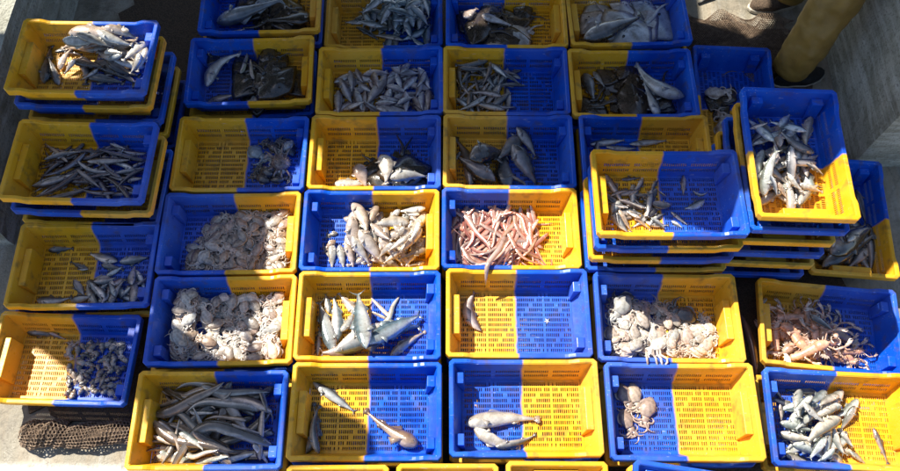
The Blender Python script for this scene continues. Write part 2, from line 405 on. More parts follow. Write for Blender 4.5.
# key: (x, y, level, yaw deg, blue_left?, rot90, what the crate holds)
# rot90: long side runs away from the viewer
CR = {
 'A0': (-.956, 1.352, 2, 2.1, 1, 0, 'a long pale fish over a broad black ray'),
 'A1': (-.350, 1.356, 1, 1.5, 0, 0, 'bluish sardines heaped to the blue end'),
 'A2': (.264, 1.282, 2, .5, 1, 0, 'mottled flatfish and one pale ray'),
 'A3': (.866, 1.306, 2, 2.6, 0, 0, 'big white-bellied rays'),
 'B00': (-1.593, .750, 5, -.1, 0, 0, 'cream whiting over grey hake, top of its stack'),
 'B0': (-.963, .933, 2, 2.6, 1, 0, 'a dark mound of black rays'),
 'B1': (-.340, .883, 2, 1.6, 0, 0, 'plump pinkish-silver bogue'),
 'B2': (.256, .892, 2, .3, 0, 0, 'slim silver fish in its yellow half only'),
 'B3': (.857, .888, 2, 1.0, 0, 0, 'brown flatfish and two pale dogfish'),
 'B4': (1.388, .893, 1, -2.2, 1, 1, 'one pale cuttlefish on dark weed-coloured rays'),
 'C00': (-1.558, .293, 4, -.7, 0, 0, 'slender dark purplish fish'),
 'C0': (-.952, .470, 2, 1.0, 0, 0, 'pale cuttlefish and a fuzzy brown spider crab'),
 'C1': (-.344, .487, 2, .9, 0, 0, 'broad black rays and four pale fish'),
 'C2': (.262, .500, 2, .4, 0, 0, 'fat slate-grey fish'),
 'C3': (.889, .506, 2, .4, 1, 0, 'four slim silver fish'),
 'D00': (-1.552, -.086, 2, 1.6, 0, 0, 'scattered dull blue-grey fish'),
 'D0': (-.952, .072, 2, 1.5, 1, 0, 'a grey heap of small octopuses half in shade'),
 'D1': (-.344, .094, 2, 1.0, 1, 0, 'plump cream whiting'),
 'D2': (.262, .111, 2, .6, 1, 0, 'tangled pink bandfish'),
 'D3': (.869, .116, 5, .7, 0, 0, 'scattered small slim fish, top of its stack'),
 'C5': (1.366, .243, 6, -1.5, 1, 1, 'heaped silver fish, top of the tallest stack'),
 'D5': (1.797, .246, 1, -4.0, 1, 1, 'grey hake beside the tallest stack'),
 'E00': (-1.595, -.472, 1.25, -1.0, 0, 0, 'small dark whelks, standing over the net rolls'),
 'E0': (-.934, -.326, 2, 1.7, 1, 0, 'a pale heap of cuttlefish striped by shadow'),
 'E1': (-.332, -.298, 2, 1.0, 0, 0, 'long blue-backed mackerel'),
 'E2': (.285, -.279, 2, .6, 0, 0, 'one curled fish and a tiny star shape'),
 'E3': (.905, -.290, 2, -.2, 1, 0, 'a sunlit heap of white squid'),
 'E5': (1.622, -.284, 1, -5.0, 0, 0, 'orange langoustines'),
 'F0': (-.932, -.738, 2, 1.0, 0, 0, 'long brown dogfish and eels'),
 'F1': (-.322, -.696, 2, .8, 0, 0, 'three scattered fish, one of them a spiny gurnard'),
 'F2': (.303, -.674, 2, .8, 1, 0, 'three white-bellied fish'),
 'F3': (.925, -.682, 2, .3, 1, 0, 'two small octopuses in its blue end'),
 'F5': (1.555, -.706, 2, -2.1, 1, 0, 'a heap of pale mullet'),
 'G1': (-.410, -1.206, 2, 1.0, 0, 2, None),
 'G2': (.005, -1.196, 2, .7, 0, 2, None),
 'G3': (.420, -1.182, 2, .3, 0, 2, None),
 'G4': (.842, -1.214, 3, -8.2, 1, 1, None),
}
GNAME = {'G1': 'empty crate with its yellow end against the crate of three scattered fish',
         'G2': 'empty crate with its yellow end between its two empty neighbours of the same way round',
         'G3': 'empty crate with its yellow end against the crate of three white-bellied fish',
         'G4': 'empty crate set askew with its blue end against the crate of two small octopuses'}
BASE = {}
ROOT = {}
def yaw_of(yd, blue_left, r90):
    if r90: return rad(yd) + (math.pi/2 if blue_left else -math.pi/2)
    return rad(yd) + (math.pi if blue_left else 0.0)
for k, (x, y, lv, yd, bl, r90, what) in CR.items():
    top = SP*(lv-1)
    n = int(lv)
    BASE[k] = top
    sides = 'yellow and blue'
    lab = GNAME[k] if what is None else 'yellow and blue crate holding ' + what
    ROOT[k] = crate(x, y, top, yaw_of(yd, bl, r90), lab, 'two-tone fish crates')
    lr = random.Random(sum(map(ord, k)))
    for i in range(1, n):
        flip = (bl + i) % 2
        jx, jy = lr.uniform(-.004, .004), lr.uniform(-.0015, .0015)
        if n > 2: jx += lr.uniform(-.006, .006)
        if k == 'D3': jy = -.007
        ordn = {1: 'first', 2: 'second', 3: 'third', 4: 'fourth', 5: 'fifth'}[i]
        inner = {'G1': 'the empty crate behind the three scattered fish', 'G2': 'the middle one of the three empty crates', 'G3': 'the empty crate behind the three white-bellied fish', 'G4': 'the askew empty crate'}.get(k)
        if inner is None: inner = 'the crate of ' + what.split(',')[0]
        if n == 2: lb = 'lower crate directly under ' + inner
        else: lb = f'{ordn} crate down under ' + inner
        wds = lb.split()
        if len(wds) > 16: lb = ' '.join(wds[:16])
        crate(x+jx, y+jy, SP*(lv-1-i), yaw_of(yd+lr.uniform(-.4, .4), flip, r90 if r90 != 2 else 2), lb, 'crates under the top crates')

# ------------------------------------------------------------------ creature meshes (unit length, head at +x, dorsal +y, lying flat on z)
def tube(V, F, Cc, path, radii, col, seg=6, flat=1.0):
    """tapered tube along path; col is a colour or a function(t)"""
    k0 = len(V); n = len(path)
    prev = None
    for i, p in enumerate(path):
        p = Vector(p)
        a = Vector(path[max(0, i-1)]); b = Vector(path[min(n-1, i+1)])
        d = (b-a).normalized() if (b-a).length > 1e-9 else X
        u = Z.cross(d)
        if u.length < 1e-3: u = Y.copy()
        u.normalize(); v = d.cross(u)
        for s in range(seg):
            th = 2*math.pi*s/seg
            V.append(p + u*(radii[i]*math.cos(th)) + v*(radii[i]*flat*math.sin(th)))
            c = col(i/(n-1)) if callable(col) else col
            Cc.append(c)
    for i in range(n-1):
        for s in range(seg):
            a = k0+i*seg+s; b = k0+i*seg+(s+1) % seg
            F.append((a, b, b+seg, a+seg))
    F.append(tuple(k0+s for s in range(seg))[::-1]); F.append(tuple(k0+(n-1)*seg+s for s in range(seg)))
def lerp(a, b, t): return tuple(a[i]+(b[i]-a[i])*t for i in range(3))
def sstep(a, b, x):
    t = clamp((x-a)/(b-a), 0, 1); return t*t*(3-2*t)
def interp(prof, t):
    for (t0, v0), (t1, v1) in zip(prof, prof[1:]):
        if t <= t1:
            u = (t-t0)/(t1-t0) if t1 > t0 else 0
            u = u*u*(3-2*u)*0.4+u*0.6
            return v0+(v1-v0)*u
    return prof[-1][1]
def blob(V, F, Cc, c, r, col, seg=8, rings=5):
    path = []; radii = []
    for i in range(rings+1):
        th = math.pi*i/rings
        path.append((c[0]-r[0]*math.cos(th), c[1], c[2])); radii.append(max(1e-4, math.sin(th)))
    k0 = len(V)
    for i, p in enumerate(path):
        for s in range(seg):
            a = 2*math.pi*s/seg
            V.append(Vector((p[0], p[1]+r[1]*radii[i]*math.cos(a), p[2]+r[2]*radii[i]*math.sin(a)))); Cc.append(col)
    for i in range(rings):
        for s in range(seg):
            a = k0+i*seg+s; b = k0+i*seg+(s+1) % seg
            F.append((a, b, b+seg, a+seg))
SPEC = {
 # hprof: half height along t (0 nose .. 1 tail root); wr: width/height; colours back, flank, belly
 'silver':   dict(h=[(0, .006), (.06, .045), (.2, .085), (.42, .10), (.65, .07), (.85, .026), (.92, .018)], wr=.62, back=(.07, .09, .12), flank=(.60, .64, .66), belly=(.82, .80, .76), tail='fork', tl=.13, th=.09),
 'sardine':  dict(h=[(0, .006), (.06, .04), (.22, .078), (.45, .088), (.68, .06), (.86, .022), (.92, .016)], wr=.6, back=(.04, .11, .16), flank=(.54, .67, .71), belly=(.76, .82, .82), tail='fork', tl=.13, th=.085),
 'bogue':    dict(h=[(0, .008), (.06, .05), (.2, .1), (.42, .115), (.65, .085), (.85, .03), (.92, .02)], wr=.62, back=(.13, .095, .12), flank=(.62, .58, .61), belly=(.84, .80, .78), tail='fork', tl=.13, th=.1),
 'slim':     dict(h=[(0, .005), (.07, .035), (.25, .058), (.45, .06), (.68, .042), (.86, .018), (.93, .012)], wr=.75, back=(.06, .052, .06), flank=(.46, .44, .46), belly=(.76, .72, .68), tail='fork', tl=.12, th=.06),
 'purple':   dict(h=[(0, .005), (.07, .04), (.25, .06), (.45, .055), (.68, .036), (.86, .016), (.93, .01)], wr=.8, back=(.03, .018, .028), flank=(.085, .055, .075), belly=(.32, .30, .36), tail='fork', tl=.12, th=.06),
 'whiting':  dict(h=[(0, .010), (.06, .06), (.18, .098), (.38, .105), (.6, .075), (.82, .03), (.93, .016)], wr=.8, back=(.60, .51, .41), flank=(.80, .74, .66), belly=(.88, .85, .80), tail='round', tl=.10, th=.055),
 'mackerel': dict(h=[(0, .005), (.07, .042), (.22, .078), (.42, .086), (.65, .06), (.84, .022), (.92, .012)], wr=.72, back=(.15, .24, .29), flank=(.62, .68, .70), belly=(.86, .86, .82), tail='fork', tl=.12, th=.085, bars=True),
 'mullet':   dict(h=[(0, .012), (.05, .055), (.18, .088), (.4, .096), (.64, .07), (.85, .034), (.92, .026)], wr=.8, back=(.20, .23, .21), flank=(.62, .65, .60), belly=(.86, .86, .80), tail='fork', tl=.13, th=.085),
 'grey':     dict(h=[(0, .012), (.06, .06), (.2, .115), (.4, .125), (.62, .085), (.83, .032), (.92, .02)], wr=.72, back=(.035, .04, .05), flank=(.15, .165, .19), belly=(.40, .40, .42), tail='round', tl=.12, th=.09),
 'hake':     dict(h=[(0, .010), (.06, .055), (.18, .088), (.38, .09), (.6, .062), (.82, .028), (.93, .016)], wr=.8, back=(.045, .05, .055), flank=(.28, .29, .30), belly=(.66, .63, .60), tail='round', tl=.10, th=.06),
 'pink':     dict(h=[(0, .008), (.03, .026), (.10, .038), (.3, .040), (.6, .028), (.85, .014), (1, .003)], wr=.6, back=(.60, .21, .16), flank=(.78, .45, .37), belly=(.84, .62, .54), tail=None, tl=0, th=0),
 'eel':      dict(h=[(0, .010), (.04, .032), (.12, .048), (.35, .05), (.6, .046), (.85, .03), (1, .006)], wr=.85, back=(.11, .09, .07), flank=(.26, .215, .17), belly=(.60, .53, .46), tail=None, tl=0, th=0),
 'paleeel':  dict(h=[(0, .010), (.04, .034), (.12, .052), (.35, .052), (.6, .046), (.85, .03), (1, .006)], wr=.85, back=(.42, .46, .38), flank=(.74, .66, .57), belly=(.84, .78, .70), tail=None, tl=0, th=0),
 'dogfish':  dict(h=[(0, .014), (.06, .052), (.16, .075), (.34, .078), (.55, .05), (.8, .024), (.95, .012)], wr=.95, back=(.17, .20, .23), flank=(.42, .47, .50), belly=(.66, .68, .68), tail='shark', tl=.10, th=.07),
 'gurnard':  dict(h=[(0, .03), (.05, .085), (.16, .125), (.28, .115), (.5, .065), (.8, .028), (.93, .016)], wr=.85, back=(.26, .18, .12), flank=(.48, .38, .28), belly=(.66, .58, .48), tail='round', tl=.10, th=.06, pect=.18),
 'monk':     dict(h=[(0, .10), (.06, .19), (.2, .25), (.34, .20), (.5, .11), (.8, .05), (.93, .025)], wr=.36, back=(.012, .013, .012), flank=(.022, .022, .02), belly=(.05, .045, .04), tail='round', tl=.10, th=.09, pect=.14),
}
def fish_mesh(kind, bend, seed):
    s = SPEC[kind]; r = random.Random(seed)
    V, F, Cc = [], [], []
    NR, NS = (26 if s['tail'] is None else 20), 12
    tend = s['h'][-1][0]
    def spine(t):
        # t: 0 nose -> 1 tail tip; x from +.5 to -.5, sideways bend in y
        x = 0.5-t
        y = bend*(1-(2*x)**2) - bend*0.5
        if s['tail'] is None: y += abs(bend)*0.5*math.sin(t*2*math.pi*1.1+seed)*t
        return Vector((x, y, 0))
    def tang(t):
        d = spine(max(0, t-.02))-spine(min(1, t+.02)); return d.normalized()
    for i in range(NR):
        t = tend*(i/(NR-1))**1.15
        h = max(interp(s['h'], t), .002); wd = h*s['wr']
        if kind in ('monk',): wd = h*s['wr']
        c = spine(t); d = tang(t); nrm = Vector((-d.y, d.x, 0))
        for k in range(NS):
            a = 2*math.pi*k/NS
            ca, sa = math.cos(a), math.sin(a)
            V.append(c + nrm*(h*ca) + Z*(wd*sa))
            tt = ca   # +1 back, -1 belly
            if tt > 0: col = lerp(s['flank'], s['back'], sstep(.15, .6, tt))
            else: col = lerp(s['flank'], s['belly'], sstep(.1, .55, -tt))
            if s.get('bars') and tt > .15 and i % 2 == 0: col = lerp(col, (.04, .08, .10), .4)
            if t < .17 and .12 < t: col = lerp(col, s['back'], .25)     # darker band at the gills
            Cc.append(col)
    for i in range(NR-1):
        for k in range(NS):
            a = i*NS+k; b = i*NS+(k+1) % NS
            F.append((a, b, b+NS, a+NS))
    F.append(tuple(range(NS))[::-1]); F.append(tuple((NR-1)*NS+k for k in range(NS)))
    fin = lerp(s['back'], s['flank'], .4)
    def fan(pts, col, th=.004):
        k0 = len(V); m = len(pts)
        for sg in (1, -1):
            for p in pts: V.append(Vector((p[0], p[1], p[2]+sg*th))); Cc.append(col)
        F.append(tuple(range(k0, k0+m))); F.append(tuple(range(k0+m, k0+2*m))[::-1])
        for i in range(m):
            j = (i+1) % m; F.append((k0+i, k0+m+i, k0+m+j, k0+j))
    def loc(t, off, z=0):
        c = spine(t); d = tang(t); nrm = Vector((-d.y, d.x, 0)); p = c+nrm*off; return (p.x, p.y, z)
    tl, th = s['tl'], s['th']
    if s['tail'] == 'fork':
        hb = interp(s['h'], tend)
        fan([loc(tend-.02, hb*.9), loc(1.0, th), loc(1-tl*.35, th*.55), loc(1-tl*.55, 0)], fin, .003)
        fan([loc(tend-.02, -hb*.9), loc(1-tl*.55, 0), loc(1-tl*.35, -th*.55), loc(1.0, -th)], fin, .003)
    elif s['tail'] == 'round':
        fan([loc(tend-.03, .012), loc(1-tl*.3, th), loc(1, th*.7), loc(1.0, 0), loc(1, -th*.7), loc(1-tl*.3, -th), loc(tend-.03, -.012)], fin, .003)
    elif s['tail'] == 'shark':
        fan([loc(tend-.1, .015), loc(tend-.02, .02), loc(1, th), loc(.97, .01), loc(tend-.06, -.05), loc(tend-.12, -.012)], fin, .004)
    if s['tail'] is not None:
        h1, h2, h3 = interp(s['h'], .32), interp(s['h'], .5), interp(s['h'], .68)
        fan([loc(.30, h1*.85), loc(.37, h1*1.0+.042), loc(.48, h2*1.0+.012), loc(.52, h2*.8)], fin, .003)
        fan([loc(.60, -interp(s['h'], .6)*.8), loc(.64, -h3-.03), loc(.76, -interp(s['h'], .76)*.9)], fin, .003)
        fan([loc(.58, interp(s['h'], .58)*.85), loc(.62, h3+.028), loc(.76, interp(s['h'], .76)*.9)], fin, .003)
        pc = s.get('pect', .07)
        wz = interp(s['h'], .25)*s['wr']
        for sg in (1, -1):
            a = loc(.22, -.25*interp(s['h'], .22), sg*wz*.92); b = loc(.24+pc, -.5*interp(s['h'], .3)-pc*.35, sg*(wz*1.02+pc*.12)); c = loc(.21+pc*.7, -.9*interp(s['h'], .3)-pc*.5, sg*wz*.9)
            fan([a, b, c], lerp(fin, s['belly'], .4), .003)
    # eyes
    te = .075; he = interp(s['h'], te); we = he*s['wr']
    for sg in (1, -1):
        p = loc(te, he*.25, sg*we*.86)
        er = max(.010, he*.2)
        blob(V, F, Cc, p, (er*1.15, er*1.15, er*.6), (.55, .52, .42), 7, 4)
        blob(V, F, Cc, (p[0], p[1], p[2]+sg*er*.3), (er*.7, er*.7, er*.5), (.01, .01, .012), 6, 4)
    me = mesh_from(kind+'_body', V, F, M['fish'], True, Cc)
    return me
def squid_mesh(seed, pal, arms_len=.42):
    """small cuttlefish/octopus: mantle, head with eyes, eight arms; unit length"""
    r = random.Random(seed); V, F, Cc = [], [], []
    a, b, c = pal
    path, radii = [], []
    N = 12
    for i in range(N):
        t = i/(N-1)
        path.append((-.5+.56*t, .03*math.sin(t*3+seed), .03*math.sin(t*2.2)))
        radii.append(max(.012, .19*math.sin(math.pi*(.06+.80*t))**.75*(1+.06*r.uniform(-1, 1))))
    tube(V, F, Cc, path, radii, lambda t: lerp(a, b, sstep(0, 1, t)+r.uniform(-.12, .12)), 14, .58)
    blob(V, F, Cc, (.12, 0, .0), (.11, .12, .085), lerp(b, c, .4), 10, 6)
    for sg in (1, -1):
        blob(V, F, Cc, (.12, sg*.105, .045), (.034, .028, .034), (.02, .018, .02), 7, 5)
    for k in range(8):
        th = -1.25+2.5*k/7+r.uniform(-.1, .1)
        L = arms_len*r.uniform(.7, 1.15)
        p = Vector((.17+.03*math.cos(th), .075*math.sin(th)*1.2, r.uniform(-.03, .04)))
        pts = [p.copy()]; ang = th*.75; cur = r.uniform(-1, 1)*.42
        z = 0
        for q in range(9):
            ang += cur*(1+q*.12)
            p = p+Vector((math.cos(ang), math.sin(ang), r.uniform(-.15, .12)))*(L/9); p.z = clamp(p.z, -.10, .05)
            pts.append(p.copy())
        rr = [.042*(1-.85*(i/9)) for i in range(10)]
        tube(V, F, Cc, pts, rr, lambda t: lerp(b, c, t*.8), 6)
    # fin skirt
    for sg in (1, -1):
        pts = []
        k0 = len(V)
        for i in range(9):
            t = i/8; x = -.46+.46*t
            rw = .19*math.sin(math.pi*(.08+.80*t))**.75
            wv = .012*math.sin(i*2.1+seed)
            V.append(Vector((x, sg*rw*.9, 0))); Cc.append(b); V.append(Vector((x, sg*(rw+.05*math.sin(math.pi*t)), wv))); Cc.append(lerp(b, (.8, .78, .74), .3))
        for i in range(8):
            q = (k0+2*i, k0+2*i+1, k0+2*i+3, k0+2*i+2); F.append(q if sg < 0 else q[::-1])
    return mesh_from('soft_body', V, F, M['soft'], True, Cc)
def ray_mesh(seed, pal, tail=.42):
    r = random.Random(seed); V, F, Cc = [], [], []
    top, rim_, spot = pal
    # diamond disc, radial grid, front at +x, unit length incl. tail
    NA, NRr = 28, 6
    def outline(th):
        ca, sa = math.cos(th), math.sin(th)
        base = .30/(abs(ca)**1.25+abs(sa*.80)**1.25)**(1/1.25)
        return base*(1+.03*math.sin(th*5+seed))
    V.append(Vector((.17, 0, .055))); Cc.append(top)
    for q in range(1, NRr+1):
        f = q/NRr
        for k in range(NA):
            th = 2*math.pi*k/NA; R = outline(th)*f
            z = .055*(1-f**1.6)+.015*math.sin(3*th+seed)*f*f + (.016 if q < 3 and math.cos(th) > .6 else 0)
            V.append(Vector((.17+R*math.cos(th), R*math.sin(th), z)))
            Cc.append(lerp(lerp(top, rim_, f**2), spot, .6 if r.random() < .14 else 0))
    for k in range(NA): F.append((0, 1+k, 1+(k+1) % NA))
    for q in range(NRr-1):
        for k in range(NA):
            a = 1+q*NA+k; b = 1+q*NA+(k+1) % NA
            F.append((a, a+NA, b+NA, b))
    k0 = len(V)
    V.append(Vector((.17, 0, -.03))); Cc.append(rim_)
    for k in range(NA):
        th = 2*math.pi*k/NA; R = outline(th)*.6
        V.append(Vector((.17+R*math.cos(th), R*math.sin(th), -.028))); Cc.append(rim_)
    for k in range(NA):
        k2 = (k+1) % NA; oa = 1+(NRr-1)*NA
        F.append((k0, k0+1+k2, k0+1+k)); F.append((k0+1+k, k0+1+k2, oa+k2, oa+k))
    tp = [(-.08-.42*i/8, .03*math.sin(i*.6+seed), .01) for i in range(9)]
    tube(V, F, Cc, tp, [.036*(1-.82*i/8) for i in range(9)], lerp(top, rim_, .5), 8, .7)
    for sg in (1, -1):
        blob(V, F, Cc, (.29, sg*.045, .05), (.02, .016, .014), (.015, .015, .015), 7, 4)
        # pelvic fin
        k1 = len(V)
        for p in ((-.04, sg*.03, .008), (-.12, sg*.13, .002), (-.20, sg*.09, .0), (-.17, sg*.03, .008)):
            V.append(Vector(p)); Cc.append(rim_)
        F.append((k1, k1+1, k1+2, k1+3) if sg < 0 else (k1+3, k1+2, k1+1, k1))
    return mesh_from('ray_body', V, F, M['fish'], True, Cc)
def lango_mesh(seed):
    r = random.Random(seed); V, F, Cc = [], [], []
    o1, o2, o3 = (.70, .34, .20), (.80, .55, .42), (.86, .76, .68)
    # abdomen with overlapping rings, carapace, tail fan
    path, radii = [], []
    bend = r.uniform(-.10, .10)
    for i in range(15):
        t = i/14
        path.append((.16-.52*t, bend*math.sin(t*2.2)*1.0, .0))
        radii.append((.082-.030*t)*(1.0+(.14 if i % 2 else -.06)))
    tube(V, F, Cc, path, radii, lambda t: lerp(o1, o2, .5+.5*math.sin(t*44)), 10, .85)
    tube(V, F, Cc, [(.13, 0, 0), (.17, 0, .004), (.26, 0, .006), (.34, 0, .004), (.40, 0, .0), (.46, 0, .0)], [.06, .086, .088, .07, .036, .004], lambda t: lerp(o1, o2, t), 10, .9)
    e = Vector(path[-1])
    for k in range(5):
        th = (k-2)*.42
        d = Vector((-math.cos(th), math.sin(th), 0)); n = Vector((-d.y, d.x, 0))
        k0 = len(V)
        for p in (e, e+d*.09+n*.03, e+d*.14, e+d*.09-n*.03): V.append(p+Z*(.004*k)); Cc.append(lerp(o2, o3, .4))
        F.append((k0, k0+1, k0+2, k0+3))
    for sg in (1, -1):
        a0 = r.uniform(-.2, .3)
        p0 = Vector((.36, sg*.05, 0)); p1 = p0+Vector((.10, sg*(.10+a0*.1), .02)); p2 = p1+Vector((.17, -sg*.02*a0, 0)); p3 = p2+Vector((.20, -sg*.06, -.01))
        tube(V, F, Cc, [p0, p1, p1.lerp(p2, .5), p2], [.012, .016, .022, .016], o2, 7)
        tube(V, F, Cc, [p2, p2.lerp(p3, .3), p2.lerp(p3, .7), p3], [.014, .030, .024, .004], lerp(o2, o3, .5), 7, .7)
        tube(V, F, Cc, [p2.lerp(p3, .45)+Vector((0, -sg*.02, 0)), p2.lerp(p3, .75)+Vector((0, -sg*.045, 0)), p3+Vector((0, -sg*.02, 0))], [.016, .012, .003], o3, 6)
        ant = [Vector((.44, sg*.015, 0))]
        for i in range(7): ant.append(ant[-1]+Vector((.032*math.cos(i*.25), sg*(.02+.02*math.sin(i*.6+seed)), .0)))
        tube(V, F, Cc, ant, [.006-.0007*i for i in range(8)], o1, 4)
        for k in range(4):
            q = Vector((.31-.05*k, sg*.055, -.01)); q1 = q+Vector((.04-.04*k, sg*.05, .015)); q2 = q1+Vector((.03-.03*k, sg*.035, -.03))
            tube(V, F, Cc, [q, q1, q2], [.010, .008, .003], o3, 5)
        blob(V, F, Cc, (.40, sg*.032, .03), (.018, .016, .016), (.02, .015, .015), 6, 4)
    return mesh_from('langoustine_body', V, F, M['soft'], True, Cc)
def whelk_mesh(seed):
    r = random.Random(seed); V, F, Cc = [], [], []
    c1, c2 = (.24, .20, .16), (.52, .45, .37)
    path, radii = [], []
    n = 16
    for i in range(n):
        t = i/(n-1)
        a = t*6.0*math.pi
        w_ = .06*(1-t)
        path.append((.5-1.0*t, w_*math.cos(a), w_*math.sin(a)))
        base = .03+.33*math.sin(math.pi*clamp(.12+.62*(1-t)**.9, 0, 1))*(1-t)**.55
        radii.append(base*(1+.13*(i % 2)))
    tube(V, F, Cc, path, radii, lambda t: lerp(c1, c2, .5+.5*math.sin(t*38+seed)), 9)
    blob(V, F, Cc, (.30, -.2, -.05), (.2, .09, .1), (.45, .36, .28), 8, 5)
    return mesh_from('whelk_shell', V, F, M['soft'], True, Cc)
def crab_mesh(seed):
    r = random.Random(seed); V, F, Cc = [], [], []
    c = (.36, .24, .17); c2 = (.55, .42, .34)
    blob(V, F, Cc, (0, 0, .06), (.30, .25, .16), c, 16, 10)
    for i in range(14*16): pass
    for i in range(len(V)):
        V[i] = V[i]*(1+r.uniform(-.09, .09)); Cc[i] = lerp(c, c2, r.random())
    for sg in (1, -1):
        for k in range(4):
            th = sg*(.65+.5*k)
            p = Vector((math.cos(th)*.26, math.sin(th)*.22, .03)); d = Vector((math.cos(th), math.sin(th), 0))
            q = p+d*.2+Z*.10; s = q+d*.2-Z*.13+Vector((r.uniform(-.05, .05), 0, 0))
            tube(V, F, Cc, [p, p.lerp(q, .5), q, s], [.036, .04, .032, .010], lambda t: lerp(c, c2, t), 7)
        p = Vector((.24, sg*.12, .03)); q = p+Vector((.14, sg*.12, .05)); s = q+Vector((.16, -sg*.12, -.02))
        tube(V, F, Cc, [p, q, q.lerp(s, .5), s], [.04, .045, .06, .012], c2, 7)
    for k in range(160):       # bristles of the shaggy shell
        th = r.uniform(0, 6.28); ph = r.uniform(.2, 1.5)
        d = Vector((math.cos(th)*math.cos(ph), math.sin(th)*math.cos(ph), math.sin(ph)))
        p = Vector((d.x*.28, d.y*.23, .06+d.z*.15)); q = p+(d+Vector((r.uniform(-.6, .6), r.uniform(-.6, .6), 0))).normalized()*r.uniform(.05, .10)
        tube(V, F, Cc, [p, q], [.010, .003], lerp(c, (.70, .56, .46), r.random()), 4)
    return mesh_from('crab_body', V, F, M['soft'], True, Cc)
def fleck_mesh():
    V, F, Cc = [], [], []
    for k in range(5):
        th = 2*math.pi*k/5+.3
        d = Vector((math.cos(th), math.sin(th), 0))
        tube(V, F, Cc, [Vector((0, 0, .06)), d*.2+Z*.05, d*.4+Z*.03, d*.5], [.11, .10, .06, .02], (.86, .82, .74), 7, .6)
    return mesh_from('starfish_body', V, F, M['soft'], True, Cc)

PALE = ((.47, .40, .34), (.64, .56, .49), (.70, .56, .48))
WHITE = ((.62, .56, .49), (.78, .72, .65), (.78, .67, .58))
BLUEG = ((.28, .33, .36), (.46, .50, .52), (.42, .42, .42))
BROWN = ((.32, .25, .20), (.50, .42, .35), (.56, .44, .36))
DARKS = ((.055, .06, .065), (.12, .12, .12), (.14, .12, .11))
cache = {}
def get(kind, bend=0.0, var=0):
    key = (kind, round(bend, 2), var)
    if key in cache: return cache[key]
    if kind in SPEC: me = fish_mesh(kind, bend, 3+var*7+int(bend*100))
    elif kind.startswith('squid'): me = squid_mesh(20+var*3, {'squid_pale': PALE, 'squid_white': WHITE, 'squid_blue': BLUEG, 'squid_brown': BROWN, 'squid_dark': DARKS}[kind])
    elif kind.startswith('ray'): me = ray_mesh(40+var*5, {'ray_dark': ((.035, .034, .032), (.055, .05, .045), (.11, .10, .085)), 'ray_brown': ((.075, .055, .042), (.11, .085, .065), (.035, .026, .02)), 'ray_pale': ((.60, .62, .63), (.70, .66, .64), (.42, .42, .44))}[kind])
    elif kind == 'lango': me = lango_mesh(60+var)
    elif kind == 'whelk': me = whelk_mesh(80+var)
    elif kind == 'crab': me = crab_mesh(90)
    elif kind == 'star': me = fleck_mesh()
    cache[key] = me
    return me
# half-width / half-thickness along the body used for stacking
def girth(kind, t):
    if kind in SPEC:
        s = SPEC[kind]; h = interp(s['h'], t) if t <= s['h'][-1][0] else .012
        return max(h, .008), max(h*s['wr'], .006)
    if kind.startswith('squid'):
        return (.18, .10) if t > .38 else (.13, .05)
    if kind.startswith('ray'):
        return (.24, .045) if t < .55 else (.03, .02)
    if kind == 'lango': return (.07, .05)
    if kind == 'whelk': return (.30, .25)
    if kind == 'crab': return (.3, .12)
    return (.15, .05)

